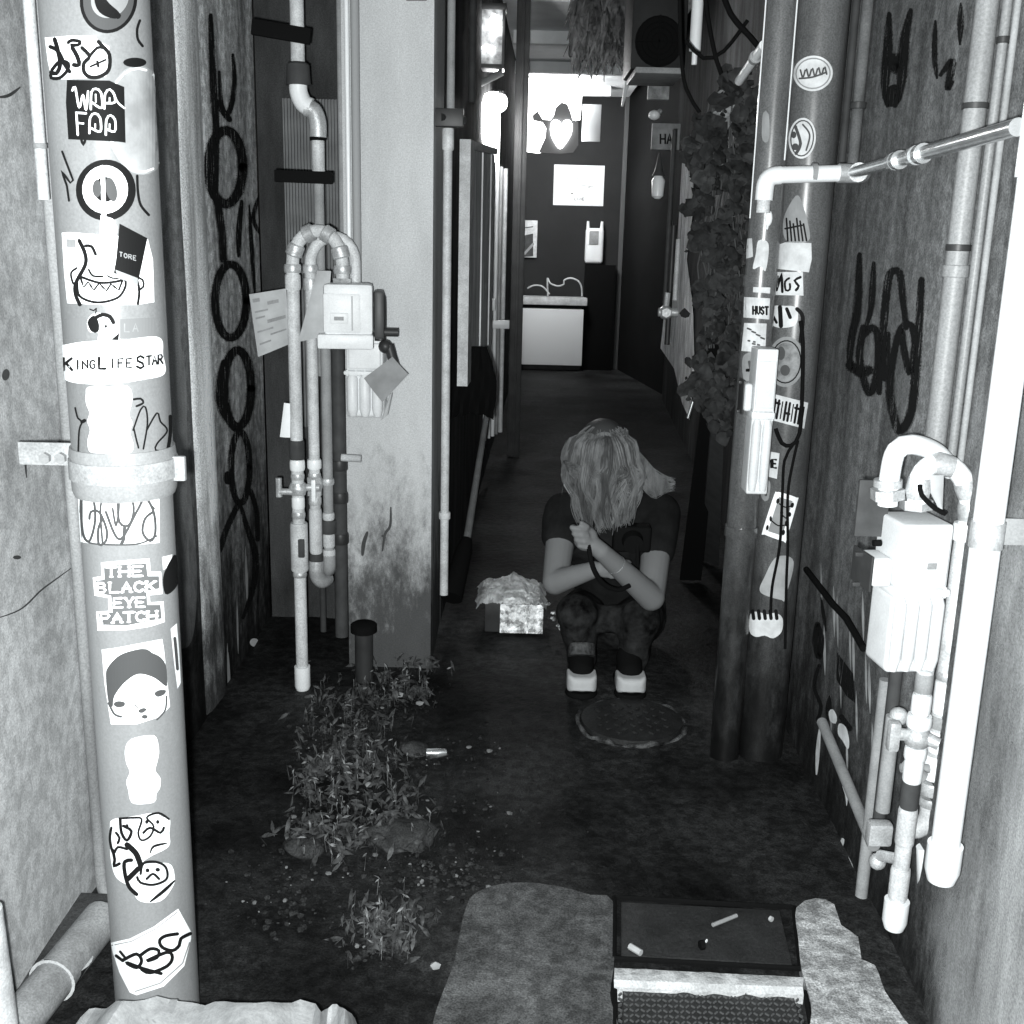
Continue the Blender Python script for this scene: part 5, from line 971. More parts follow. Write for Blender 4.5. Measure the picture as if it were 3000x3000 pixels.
# near white conduit
NX = ony(2892, 1560, NW).x; kN = 1.72 / FP
t = thing('gas_pipe', 'brilliant white upright pipe at the right edge, ending in a rounded cap', 'pipe', (NX, NW, P(2812, 2592, NW).z)); zE = P(2812, 2592, NW).z; zs = P(2812, 2480, NW).z
link('tube', MB().tube([(NX, NW, h2.z + .02), (NX, NW, zs)], .0238, 28).mesh(), M_WHITEP, t)
link('elbow', MB().tube([(NX, NW, h2.z + .035), (NX, NW, h2.z + .035), (NX, NW, h2.z - .07), (NX, NW, h2.z - .07)], [.012, .028, .028, .0238], 28).mesh(), M_WHITEP, t)
link('end_cap', MB().tube([(NX, NW, zs + .004), (NX, NW, zs + .004), (NX, NW, zE + .03), (NX, NW, zE + .008), (NX, NW, zE)], [.0238, .0295, .0295, .023, .010], 28).mesh(), M_WHITEP, t)
zk = P(2892, 1565, NW).z
link('clamp', MB().tube([(NX, NW, zk + .022), (NX, NW, zk - .022)], .0262, 28).mesh(), M_GALV, t)
link('clamp_ear', MB().box((NX + .058, NW + .02, zk), (.08, .006, .045), .003).mesh(), M_GREYP, t)
link('bolt', MB().tube([(NX + .085, NW + .012, zk), (NX + .085, NW + .02, zk)], .008, 6).mesh(), M_GALV, t)

# ---------------- pipes behind on the right wall
def rwx(Y): return RWA + RWB * Y
def wrun(name, px, py, ytop, ybot, rm, m, label, off=None, **k):
    off = rm + .004 if off is None else off
    d = ray(px, py); A = RWA - off; tt = A / (d.x - RWB * d.y); p = O + d * tt; Y = p.y
    z = lambda y: ony(px, y, Y).z
    cs = [((p.x, Y, z(c[0])), (p.x, Y, z(c[1])), *c[2:]) for c in k.pop('collars', [])]
    return run(name, [(p.x, Y, z(ytop)), (p.x, Y, z(ybot))], rm, m, label, collars=cs, **k)
M_DRN = mat('drain_grey', .24, .45, var=.3, scale=8, streak=6, grain=.2)
wrun('wall_drain', 2775, 1000, -200, 1350, .0205, M_DRN, 'pale drain pipe with a ring joint on the right wall above the meter', collars=[(775, 812, .0245), (300, 318, .0235, M_DARK, 'strap'), (715, 735, .023, M_DARK, 'strap')])
wrun('wall_conduit', 2830, 1000, -200, 1400, .0085, M_DRN, 'slim conduit just right of the pale drain on the right wall', collars=[(105, 125, .012, M_DARK, 'strap')])
wrun('wall_conduit', 2858, 1000, -200, 1400, .006, M_GREYP, 'thinnest conduit between the pale drain and the white pipe')
wrun('wall_conduit', 2515, 300, -200, 505, .014, mat('dim_pvc', .12, .5, var=.3, scale=12, grain=.2), 'dull conduit ending at the level gas pipe elbow', collars=[(300, 320, .021, M_DARK, 'strap')])
wrun('wall_conduit', 2482, 300, -200, 505, .010, M_TAPE, 'thin dim conduit next to the wide sticker pipe')
wrun('wall_conduit', 2560, 2300, 1990, 2640, .014, M_GREYP, 'grey upright strip conduit left of the lower meter pipes')
wrun('wall_conduit', 2610, 2100, 1960, 2420, .014, M_TAPE, 'dim conduit directly behind the lower meter pipes')
# ---------------- the near right gas meter
Yg = 1.98; q = P(2640, 1945, Yg); kG = (P(2650, 1600, Yg) - O).dot(FW) / FP
gasmeter('gas_meter', 'large brilliant white gas meter on the right wall', (q.x - .004, Yg, q.z), 165 * kG, 480 * kG, .12, .12, side=-1, window=True, ribs=4)
upz = P(2640, 1462, Yg).z
t = thing('gas_pipe', 'white hooped pipe leaving the large right meter, running down to the valves', 'pipe', (P(2790, 2300, Yg).x, Yg, P(2700, 2590, Yg).z))
a0 = P(2688, 1470, Yg - .02); a1 = Vector((P(2818, 1600, Yg).x, Yg, P(2830, 1530, Yg).z))
XB = P(2790, 1900, Yg).x; a1.x = XB + .016
hp = [Vector((a0.x, a0.y, a0.z)), P(2695, 1400, Yg - .02), P(2730, 1362, Yg), P(2790, 1368, Yg), P(2832, 1425, Yg), P(2842, 1500, Yg), P(2830, 1560, Yg)]
hp2 = arc3(hp, .01)
link('hoop', MB().tube(hp2, .0185, 20).mesh(), M_WHITEP, t)
for f in (.1, .4, .7, .92):
    i = int(f * (len(hp2) - 4)); link('fitting', MB().tube([hp2[i], hp2[i + 1], hp2[i + 3]], [.020, .0225, .020], 18).mesh(), M_GALV, t)
XB = P(2822, 1600, Yg).x
bz = lambda y: P(2790, y, Yg).z
link('tube', MB().tube([hp2[-1], (XB, Yg, bz(1620)), (XB, Yg, bz(2260))], .0185, 18).mesh(), M_PALE, t)
def colr(t, X, Y, y0, y1, rm, m, nm='collar', px=2750):
    z0, z1 = P(px, y0, Y).z, P(px, y1, Y).z
    link(nm, MB().tube([(X, Y, z0), (X, Y, z0), (X, Y, z0 - .005), (X, Y, z1 + .005), (X, Y, z1), (X, Y, z1)], [rm * .7, rm * .93, rm, rm, rm * .93, rm * .7], 20).mesh(), m, t)
colr(t, XB, Yg, 1530, 1580, 0.0229, M_WHITEP); colr(t, XB, Yg, 1965, 1990, 0.0200, M_GALV); colr(t, XB, Yg, 1992, 2090, 0.0192, M_WHITEP); colr(t, XB, Yg, 2095, 2130, 0.0215, M_GREYP); colr(t, XB, Yg, 2140, 2200, 0.0200, M_WHITEP); colr(t, XB, Yg, 2212, 2280, 0.0215, M_WHITEP)
colr(t, XB, Yg, 2290, 2325, 0.0237, M_GALV); colr(t, XB, Yg, 2335, 2360, 0.0229, M_GALV)
e0 = Vector((XB, Yg, bz(2350)))
link('elbow', MB().tube(arc3([e0, Vector((XB, Yg, bz(2400))), Vector((XB - .02, Yg, bz(2430))), Vector((XB - .045, Yg + .02, bz(2440)))], .008), .0195, 16).mesh(), M_PALE, t)
link('valve_wheel', MB().tube([(XB - .075, Yg - .02, bz(2240)), (XB - .02, Yg - .02, bz(2240))], .009, 10).tube([(XB - .07, Yg - .03, bz(2222)), (XB - .035, Yg - .03, bz(2258))], .014, 10).mesh(), M_GREYP, t)
a = P(2705, 2480, Yg); b = P(2722, 2590, Yg)
link('drip_leg', MB().tube([a, b, b + Vector((0, 0, -.012))], [.014, .024, .018], 16).mesh(), M_WHITEP, t)
# second hoop
t = thing('gas_pipe', 'left hooped white pipe on top of the large right meter', 'pipe', P(2605, 1480, Yg))
hp = arc3([P(2600, 1480, Yg), P(2606, 1400, Yg), P(2625, 1322, Yg), P(2670, 1302, Yg), P(2740, 1325, Yg + .03), P(2790, 1380, Yg + .05)], .01)
link('hoop', MB().tube(hp, .0185, 18).mesh(), M_WHITEP, t)
link('union_nut', MB().tube([P(2600, 1432, Yg), P(2600, 1462, Yg)], .031, 6).tube([P(2602, 1405, Yg), P(2601, 1425, Yg)], .026, 18).mesh(), M_GALV, t)
link('union_nut', MB().tube([P(2685, 1462, Yg), P(2683, 1490, Yg)], .030, 6).mesh(), M_GALV, t)
link('backplate', MB().box((P(2570, 1500, Yg).x, Yg + .03, P(2570, 1500, Yg).z), (.06, .01, .11), .003).mesh(), M_TAPE, t)
# black lead hanging between
link('cable', MB().tube(arc3([P(2695, 1420, Yg - .05), P(2700, 1450, Yg - .05), P(2740, 1490, Yg - .05), P(2770, 1505, Yg - .05)], .01), .0045, 8).mesh(), M_BLACK, None, 'short black lead at the hoop of the large right meter', 'cable')
sheet('tag', [(2700, 1390), (2765, 1392), (2762, 1490), (2752, 1494)], Yg - .03, (0, 0, 0, 0), M_PAPER, 'small grey tag tied to the hoop of the large right meter', bow=.004)
# lower left meter pipe with valve and cap
XA = P(2676, 2250, Yg - .04).x; YA = Yg - .04
t = thing('gas_pipe', 'lower pipe under the large right meter with tape band and rounded white cap', 'pipe', (XA, YA, P(2620, 2730, YA).z))
az = lambda y: P(2660, y, YA).z
link('tube', MB().tube([(XA, YA, az(1960)), (XA, YA, az(2640))], .0160, 18).mesh(), M_PALE, t)
for y0, y1, rr, mm in ((1970, 2030, 0.0168, M_GREYP), (2035, 2090, 0.0185, M_WHITEP), (2096, 2130, 0.0238, M_WHITEP), (2190, 2225, 0.0210, M_WHITEP), (2228, 2290, 0.0185, M_WHITEP), (2292, 2368, 0.0175, M_TAPE), (2370, 2475, 0.0185, M_PALE), (2545, 2632, 0.0192, M_PALE)): colr(t, XA, YA, y0, y1, rr, mm)
link('valve', MB().ball((XA, YA, az(2160)), .026, (1, 1, 1)).tube([(XA - .050, YA, az(2150)), (XA, YA, az(2155))], .012, 12).tube([(XA, YA, az(2150)), (XA + .035, YA - .02, az(2165))], .012, 12).mesh(), M_GALV, t)
link('valve_handle', MB().box((XA - .050, YA - .01, az(2150)), (.022, .024, .06), .007).mesh(), M_GALV, t)
zc0, zc1 = az(2638), az(2728)
link('end_cap', MB().tube([(XA, YA, zc0), (XA, YA, zc0), (XA, YA, zc1 + .024), (XA, YA, zc1 + .007), (XA, YA, zc1)], [.018, .0245, .0245, .019, .008], 22).mesh(), M_WHITEP, t)
XD = P(2600, 2250, Yg + .02).x
t = thing('gas_pipe', 'dull short side pipe left of the taped lower pipe', 'pipe', (XD, Yg + .02, P(2600, 2390, Yg + .02).z))
link('tube', MB().tube([(XD, Yg + .02, P(2600, 2110, Yg).z), (XD, Yg + .02, P(2600, 2390, Yg).z)], .0145, 14).mesh(), M_GREYP, t); link('elbow', MB().ball((XD + .01, Yg + .02, P(2600, 2110, Yg).z), .019).mesh(), M_GALV, t)
q = P(2575, 2440, Yg + .05)
link('small_tap', MB().box(q, (.05, .03, .05), .008).tube([q + Vector((0, -.02, -.04)), P(2650, 2520, Yg - .03)], .012, 10).ball(q + Vector((.0, -.01, -.06)), .018).mesh(), M_GALV, None, 'corroded little tap left of the rounded cap', 'tap')
# diagonal brace low on the wall
a = onx(2408, 2115, RWA - .02, RWB); b = onx(2560, 2480, RWA - .02, RWB)
run('slanting_pipe', [a, b], .014, M_GREYP, 'grey pipe slanting down across the lower right wall')
decal('paint_splash', rw, [('P', [(2428, 2085), (2440, 2078), (2452, 2100), (2448, 2120), (2432, 2112)]), ('P', [(2458, 2120), (2478, 2130), (2488, 2170), (2484, 2195), (2468, 2170), (2455, 2150)]), ('P', [(2468, 2300), (2486, 2300), (2484, 2340), (2480, 2362), (2476, 2330)]), ('P', [(2466, 2455), (2474, 2460), (2470, 2478), (2462, 2470)]), ('l', [(2402, 2130), (2396, 2200), (2392, 2270)], 12, .3), ('P', [(2450, 2540), (2470, 2530), (2474, 2555), (2458, 2560)]), ('l', [(2475, 2500), (2500, 2550)], 12, .3)], mat('white_splash', .8, .7, var=.2, scale=30), RW, .002, 'white paint splashes low on the wall')
run('cable', [onx(2362, 1668, RWA - .01, RWB), onx(2440, 1770, RWA - .01, RWB), onx(2480, 1812, RWA - .01, RWB), onx(2530, 1900, RWA - .01, RWB)], .009, M_BLACK, 'dark line standing in for a shadow slanting across the right wall beside the large meter', 'cable')  # dark rod shaped as the slanting shadow on the wall

# ================================================================== ON THE GROUND
# manhole
c = (onz(1850, 2050) + onz(1850, 2178)) / 2; rM = (onz(2010, 2112).x - onz(1695, 2112).x) / 2
t = thing('manhole_cover', 'small round manhole cover in front of the crouching person', 'manhole cover', (c.x, c.y, 0))
ringp = [(c.x + rM * cos(2 * pi * i / 96), c.y + rM * sin(2 * pi * i / 96), -.006 + .022 * noise.noise(Vector((cos(2 * pi * i / 96) * 4, sin(2 * pi * i / 96) * 4, 2.5)))) for i in range(97)]
link('ring', MB().tube(ringp, [.007 + .004 * noise.noise(Vector((cos(2 * pi * i / 96) * 9, sin(2 * pi * i / 96) * 9, 7))) for i in range(97)], 8, caps=False).mesh(), mat('worn_iron', .08, .6, var=.95, scale=16, grain=.5, bump=.5), t)
mb = MB().tube([(c.x, c.y, -.01), (c.x, c.y, .006)], rM * .93, 40)
for i in range(-5, 6):
    for j in range(-5, 6):
        if i * i + j * j < 26 and (i + j) % 2 == 0: mb.box((c.x + i * rM * .15, c.y + j * rM * .15, .008), (rM * .1, rM * .05, .006), .001, rz=pi / 4 if i % 2 else -pi / 4)
link('lid', mb.mesh(), M_IRON, t)
# rectangular covers
def cover(name, q, label, chk=False, h=.02):
    c = sum(q, Vector()) / 4; t = thing(name, label, 'drain cover', (c.x, c.y, 0))
    u = (q[1] - q[0]); v = (q[3] - q[0]); ins = .035
    def at(a, b): return q[0] + u * a + v * b
    a1, b1 = ins * .45 / u.length * 1.0, ins * .45 / v.length
    mb = MB()
    for (p, r_) in ((q[0], q[1]), (q[1], q[2]), (q[2], q[3]), (q[3], q[0])): 
        d = (r_ - p).normalized() * .0; mb.tube([p + Vector((0, 0, h * .4)), r_ + Vector((0, 0, h * .4))], .006, 6)
    link('frame', mb.mesh(), M_BLACK, t)
    mb = MB(); mb.slab([at(a1, b1), at(1 - a1, b1), at(1 - a1, 1 - b1), at(a1, 1 - b1)], (0, 0, h * .35))
    link('plate', mb.mesh(), M_IRON, t, smooth=False)
    if chk:
        mb = MB(); n1, n2 = 34, 14
        for i in range(1, n1):
            for j in range(1, n2):
                p = at(i / n1, j / n2) + Vector((0, 0, h * .35)); mb.box(p, (.0085, .0028, .005), .0, rz=pi / 4 if (i + j) % 2 else -pi / 4)
        link('tread', mb.mesh(), mat('tread_iron', .12, .4, metal=.3), t, smooth=False)
    return t
cover('drain_cover', [onz(1798, 2818, .005), onz(2345, 2848, .005), onz(2325, 2668, .005), onz(1800, 2638, .005)], 'dark rectangular plate above the white kerb strip')
cover('drain_cover', [onz(1800, 3120, .005), onz(2400, 3140, .005), onz(2358, 2918, .005), onz(1800, 2892, .005)], 'chequered iron plate cut by the bottom edge of the photo', True)
p = onz(1812, 2720, .02); 
# litter on the plate
def bit(name, pxa, pxb, r, m, label, cat='litter'):
    a, b = onz(*pxa, .02), onz(*pxb, .02); link(name, MB().tube([a, b], r, 8).mesh(), m, None, label, cat)
bit('cigarette_end', (2088, 2710), (2158, 2682), .0045, M_GREYP, 'pale cigarette stub lying on the dark drain plate')
bit('paper_scrap', (1845, 2772), (1878, 2792), .007, M_PAPER, 'white scrap on the near left corner of the drain plate')
bit('paper_scrap', (2256, 2690), (2262, 2694), .006, M_PAPER, 'tiny white scrap at the right end of the drain plate')
bit('pebble', (2050, 2770), (2062, 2768), .010, M_BLACK, 'black pebble in the middle of the drain plate', 'stone')
bit('bottle_cap', (2069, 2756), (2071, 2757), .004, M_PAPERW, 'tiny pale cap behind the black pebble')
# rubble and weeds along the left
random.seed(3)
def rock(mb, p, s):
    b = bmesh.new(); bmesh.ops.create_icosphere(b, subdivisions=1, radius=s)
    sx, sy, sz = random.uniform(.7, 1.3), random.uniform(.7, 1.3), random.uniform(.5, .8)
    for v in b.verts:
        k = 1 + random.uniform(-.22, .22); v.co = Vector((v.co.x * sx * k, v.co.y * sy * k, v.co.z * sz * k)) + p
    mb.bm(b)
mb = MB(); mb2 = MB(); mb3 = MB()
reg = [(1010, 2200, 130, 120, 260), (960, 2330, 90, 80, 120), (1010, 2440, 120, 60, 150), (1180, 2030, 90, 70, 200), (1050, 2080, 120, 50, 120), (1110, 2760, 90, 60, 120), (1300, 2560, 190, 70, 330), (850, 2620, 160, 130, 160), (1160, 2350, 100, 90, 90), (1250, 2220, 90, 30, 60), (1400, 2300, 200, 160, 120)]
for cx, cy, rx, ry, n in reg:
    for i in range(n):
        x, y = random.gauss(cx, rx * .55), random.gauss(cy, ry * .6); p = onz(x, y, 0)
        if p.x < -.9: continue
        s = random.choice((.002, .003, .003, .004, .005, .008)); 
        (rock(mb, p + Vector((0, 0, s * .3)), s) if random.random() < .93 else rock(mb2, p + Vector((0, 0, s * .3)), s * .9))
link('gravel', mb.mesh(), mat('gravel_dark', .026, .85, var=.8, scale=60, grain=.4), kind='stuff', label='dark gravel and debris strewn along the left of the alley', cat='gravel', smooth=False)
link('gravel_chips', mb2.mesh(), mat('gravel_pale', .16, .8, var=.4, scale=40), kind='stuff', label='pale stone chips among the gravel', cat='gravel', smooth=False)
mb = MB()
tips = MB()
for cx, cy, rx, ry, n in [(1010, 2160, 120, 120, 620), (930, 2300, 60, 70, 260), (1040, 2240, 120, 60, 300), (990, 2450, 130, 70, 560), (1190, 2010, 80, 70, 420), (1060, 2060, 90, 40, 200), (1120, 2740, 90, 60, 380), (1200, 2420, 80, 80, 180), (1080, 2330, 110, 50, 220)]:
    for i in range(n):
        x, y = random.gauss(cx, rx * .62), random.gauss(cy, ry * .62); p = onz(x, y, 0)
        if p.x < -.9 or noise.noise(Vector((x * .028, y * .035, 8))) < .02: continue
        t_ = random.random() < .16
        blade(tips if t_ else mb, p + Vector((0, 0, random.uniform(.02, .07) if t_ else random.uniform(.004, .05))), random.uniform(.006, .013) if t_ else random.uniform(.010, .026), Vector((random.uniform(-.9, .9), random.uniform(-1.2, .2), random.uniform(.2, 1))), random.random() * 6)
link('weed_tips', tips.mesh(), mat('weed_tip', .17, .6, var=.8, scale=60), kind='stuff', label='pale leaf tips of the weeds by the pillar', cat='weeds', smooth=False)
link('weeds', mb.mesh(), mat('weed_leaf', .050, .6, var=.9, scale=45), kind='stuff', label='low weeds growing through the gravel by the pillar', cat='weeds', smooth=False)
for (px, py, s, lb) in ((1180, 2450, .085, 'large flat grey rock among the weeds'), (890, 2480, .05, 'rounded rock at the left of the weeds'), (1215, 2195, .045, 'pale topped stone right of the weeds')):
    p = onz(px, py); b = bmesh.new(); bmesh.ops.create_icosphere(b, subdivisions=4, radius=s)
    for v in b.verts: v.co = Vector((v.co.x, v.co.y * .8, v.co.z * .45)) * (1 + .28 * noise.noise(v.co * 22)) + p
    link('rock', MB().bm(b).mesh(), mat('rock_grey', .05, .85, var=.4, scale=20, grain=.4, bump=.6), None, lb, 'rock')
p = onz(1250, 2205, .04); link('crushed_can', MB().tube([p, p + Vector((.03, 0, .0)), p + Vector((.055, .006, 0))], [.012, .014, .010], 10).mesh(), M_STEEL, None, 'shiny crushed can lying on the pale topped stone', 'can')
for (px, py, lb) in ((1170, 2035, 'white pebble nearest the pillar corner'), (1080, 2298, 'bright pebble in the middle of the weeds'), (1230, 2060, 'white pebble just right of the pillar corner'), (1275, 2830, 'lone pale pebble left of the smooth concrete pad')):
    mb = MB(); rock(mb, onz(px, py, .02), .012); link('pebble', mb.mesh(), M_STG, None, lb, 'stone')
# bag at the bottom left
random.seed(9)
edge = [(215, 3010), (262, 2966), (300, 2948), (360, 2932), (460, 2930), (600, 2935), (750, 2938), (880, 2934), (925, 2942), (941, 2968), (962, 2950), (987, 2944), (1012, 2954), (1046, 3000)]
top = [P(x, y, 1.60 - .05 * (i % 3 == 0) - .0) for i, (x, y) in enumerate(edge)]
fine = arc3(top, .02); mb = MB(); rows = 10; n = len(fine); vs = []
for j in range(rows + 1):
    v = j / rows
    for i, p in enumerate(fine):
        u = i / (n - 1); drop = v * v * .05 + (max(0, v - .75) * 4) ** 2 * max(p.z - .06, .05) * 1.0
        q = p + Vector(((u - .5) * .10 * v, -.30 * min(1, v * 1.2), -drop)) + Vector((0, 0, .014 * noise.noise(Vector((u * 12, v * 6, 0))) + .006 * noise.noise(Vector((u * 40, v * 20, 0)))))
        q.z = max(q.z, .0); vs.append(q)
back = [Vector((p.x, p.y + .03, 0)) for p in fine]
vs += back; fs = [(j * n + i, j * n + i + 1, (j + 1) * n + i + 1, (j + 1) * n + i) for j in range(rows) for i in range(n - 1)] + [((rows + 1) * n + i, (rows + 1) * n + i + 1, i + 1, i) for i in range(n - 1)]
bag = link('paper_bag', MB().add(vs, fs).mesh(), mat('bag_paper', .34, .55, var=.25, scale=25, grain=.1, bump=.3), None, 'crumpled pale bag with faint printing at the bottom left', 'bag')
bs = ('z', top[5].z + .002)
decal('print', ('z', top[5].z + .004), [('p', [(478, 2962), (500, 2928), (520, 2928), (504, 2970)]), ('l', [(375, 2975), (382, 2985)], 5), ('l', [(392, 2978), (398, 2988)], 5), ('l', [(428, 2985), (436, 2996)], 5), ('l', [(446, 2988), (456, 2998)], 5)], M_GREYP, bag, .003)
# shiny wrapped box beside the person
t = thing('wrapped_box', 'low box under crumpled shiny foil, left of the crouching person', 'box', (P(1500, 1845, 3.95).x, 3.98, 0))
cx_, w_ = P(1505, 1800, 3.93).x, .22
z1 = P(1500, 1765, 3.93).z
M_FOIL = mat('crumpled_foil', .95, .30, metal=.2, var=.4, scale=60, bump=1., bscale=30, spots=.6)
link('box_body', MB().box((cx_, 4.0, z1 / 2 + .0), (w_, .16, z1), .006).mesh(), M_DARK, t)
link('front_label', MB().box((cx_ + .045, 3.916, z1 * .5 + .004), (.115, .006, z1 * .82), .003).mesh(), mat('foil_label', .9, .35, var=.3, scale=60, bump=.6, bscale=60), t)
b = bmesh.new(); bmesh.ops.create_grid(b, x_segments=60, y_segments=60, size=.5)
for v in b.verts:
    u, vv = v.co.x, v.co.y; h_ = .060 * max(0, 1 + .4 * noise.noise(Vector((u * 4, vv * 4, 3)))) * max(0, 1 - (u * 1.9) ** 2) * max(0, 1 - (vv * 2) ** 2) + .010 * noise.noise(Vector((u * 10, vv * 10, 0))) + .008 * abs(noise.noise(Vector((u * 30, vv * 30, 5))))
    v.co = Vector((cx_ - .01 + u * .27 + .01 * noise.noise(Vector((u * 9, vv * 9, 9))), 4.03 + vv * .26, z1 + .004 + h_ - .10 * max(0, abs(u) - .40) * 8 * .3))
link('foil_cover', MB().bm(b).mesh(), mat('dull_foil', .75, .35, metal=.45, var=.4, scale=30, bump=1., bscale=45), t)
b = bmesh.new(); bmesh.ops.create_grid(b, x_segments=40, y_segments=20, size=.5)
for v in b.verts:
    u, vv = v.co.x, v.co.y; v.co = Vector((cx_ + .03 + u * w_ * .74, 3.912 + .006 * noise.noise(Vector((u * 30, vv * 20, 2))), z1 * .5 + vv * z1 * .98))
link('foil_front', MB().bm(b).mesh(), M_FOIL, t)
mb = MB(); random.seed(4)
for i in range(9): rock(mb, P(1590 + random.uniform(0, 60), 1790 + random.uniform(-30, 60) + i * 4, 3.9), .012)
link('crumpled_wrap', mb.mesh(), M_STEEL, None, 'bits of shiny crumpled wrapping between the foil box and the person', 'litter', smooth=False)

# ================================================================== THE PERSON
def capsules(parts, voxel=.006, smooth_it=4, name='m'):
    """blend tapered limbs into one continuous surface"""
    mb = MB()
    for p in parts:
        if p[0] == 'c':
            a, b, ra, rb = p[1:5]; n = max(2, int((b - a).length / .02)); mb.tube([a.lerp(b, i / n) for i in range(n + 1)], [ra + (rb - ra) * i / n for i in range(n + 1)], 16); mb.ball(a, ra, sub=3); mb.ball(b, rb, sub=3)
        else: mb.ball(p[1], 1., p[2], sub=4, rot=p[3] if len(p) > 3 else None)
    me = mb.mesh(name); o = bpy.data.objects.new('tmp', me); COL.objects.link(o)
    r = o.modifiers.new('r', 'REMESH'); r.mode = 'VOXEL'; r.voxel_size = voxel
    s = o.modifiers.new('s', 'SMOOTH'); s.factor = .5; s.iterations = smooth_it
    dg = bpy.context.evaluated_depsgraph_get(); me2 = bpy.data.meshes.new_from_object(o.evaluated_get(dg)); bpy.data.objects.remove(o); return me2
person = thing('person', 'crouching person with fair hair over the face, dark T-shirt and white-toed shoes', 'person', (P(1785, 2030, 3.38).x, 3.42, 0))
V = lambda x, y, Y: P(x, y, Y)
head = V(1765, 1330, 3.44); neck = V(1785, 1440, 3.56); chest = V(1795, 1590, 3.64); pelv = V(1795, 1800, 3.82)
sl, sr = V(1652, 1500, 3.60), V(1932, 1505, 3.60)
el, er = V(1626, 1705, 3.38), V(1908, 1750, 3.34)
wl, wr = V(1742, 1668, 3.31), V(1762, 1616, 3.21)
hl, hr = V(1786, 1668, 3.30), V(1705, 1568, 3.24)
kl, kr = V(1690, 1800, 3.45), V(1874, 1815, 3.45)
al, ar = V(1703, 1958, 3.46), V(1848, 1968, 3.46)
fl, fr = V(1703, 2012, 3.36), V(1846, 2022, 3.36)
rx_ = Matrix.Rotation(radians(35), 4, 'X')
B = [('e', head, (.073, .088, .102), rx_), ('e', head + Vector((-.002, -.05, -.045)), (.052, .045, .05), rx_), ('c', head + Vector((0, .03, -.05)), neck, .050, .052), ('c', neck, chest, .055, .10), ('e', chest, (.145, .10, .15)), ('c', chest, pelv, .12, .13), ('e', pelv, (.16, .13, .12)),
     ('c', sl, sr, .055, .055), ('c', sl, el, .054, .042), ('c', sr, er, .056, .043), ('c', el, wl, .042, .027), ('c', er, wr, .044, .028),
     ('c', pelv + Vector((-.08, 0, 0)), kl, .080, .050), ('c', pelv + Vector((.08, 0, 0)), kr, .080, .050), ('c', kl, al, .048, .034), ('c', kr, ar, .048, .034), ('c', al, fl, .033, .028), ('c', ar, fr, .033, .028),
     # nose, ears, palms
     ('c', head + Vector((-.003, -.088, -.03)), head + Vector((-.003, -.112, -.055)), .008, .011), ('e', head + Vector((-.072, 0, -.02)), (.008, .02, .03)), ('e', head + Vector((.072, 0, -.02)), (.008, .02, .03)),
     ('c', wl, hl, .021, .017), ('e', wl.lerp(hl, .75), (.035, .016, .028)), ('c', wr, hr, .028, .026), ('e', wr.lerp(hr, .8), (.038, .028, .040))]
# fingers: right hand of the picture's left side closed in a loose fist, the other resting over the forearm
for i in range(4):
    k0 = hr + Vector((-.028 + .008 * i, -.016, .030 - .019 * i)); k1 = k0 + Vector((-.006, -.024, .004)); k2 = k1 + Vector((.024, -.006, -.004)); k3 = k2 + Vector((.018, .008, -.002))
    r0 = (.0095, .010, .0095, .0085)[i]
    B += [('c', hr, k0, .012, r0), ('c', k0, k1, r0, r0 * .95), ('c', k1, k2, r0 * .95, r0 * .9), ('c', k2, k3, r0 * .9, r0 * .75)]
    k0 = hl + Vector((.006, -.004, .024 - .016 * i)); k1 = k0 + Vector((.030, .002, .004)); k2 = k1 + Vector((.020, .012, -.004)); k3 = k2 + Vector((.010, .016, -.006))
    B += [('c', hl, k0, .011, r0 * .9), ('c', k0, k1, r0 * .9, r0 * .85), ('c', k1, k2, r0 * .85, r0 * .8), ('c', k2, k3, r0 * .8, r0 * .65)]
B += [('c', hr + Vector((.01, -.01, .01)), hr + Vector((.012, -.03, .035)), .012, .010), ('c', hr + Vector((.012, -.03, .035)), hr + Vector((-.006, -.042, .05)), .010, .008),
      ('c', wl.lerp(hl, .4), wl.lerp(hl, .9) + Vector((0, -.022, .028)), .011, .008)]
body = link('body', capsules(B, .0048, 3), mat('skin', .18, .5, var=.05, scale=9), person)
# clothes
def off(parts, d): return [(('c', p[1], p[2], p[3] + d, p[4] + d) if p[0] == 'c' else ('e', p[1], tuple(x + d for x in p[2]), *(p[3:]))) for p in parts]
sle_l = sl.lerp(el, .34); sle_r = sr.lerp(er, .42)
M_SHIRT = mat('dark_tshirt', .014, .9, var=.3, scale=14, bump=.3, bscale=30)
T_ = [('c', neck + Vector((0, .03, -.03)), chest, .07, .12), ('e', chest, (.158, .112, .16)), ('c', chest, pelv + Vector((0, 0, .03)), .135, .145), ('c', sl, sr, .068, .068), ('c', sl, sle_l, .068, .066), ('c', sr, sle_r, .070, .066), ('c', sl + Vector((.05, .02, -.08)), chest, .09, .12), ('c', sr + Vector((-.05, .02, -.08)), chest, .09, .12)]
me = capsules(T_, .007, 3)
for v in me.vertices: v.co += v.normal * (.006 * noise.noise(v.co * 14))
link('tshirt', me, M_SHIRT, person)
M_TR = mat('patterned_trousers', .017, .9, var=.9, scale=22, bump=.3, bscale=40)
T_ = [('e', pelv, (.172, .145, .13)), ('c', pelv + Vector((-.085, 0, 0)), kl, .105, .070), ('c', pelv + Vector((.085, 0, 0)), kr, .115, .070), ('c', kl, al + Vector((0, 0, .035)), .068, .050), ('c', kr, ar + Vector((0, 0, .035)), .068, .050), ('c', kl + Vector((0, .04, -.02)), kr + Vector((0, .04, -.02)), .05, .05)]
me = capsules(T_, .007, 3)
for v in me.vertices: v.co += v.normal * (.009 * noise.noise(v.co * 17))
link('trousers', me, M_TR, person)
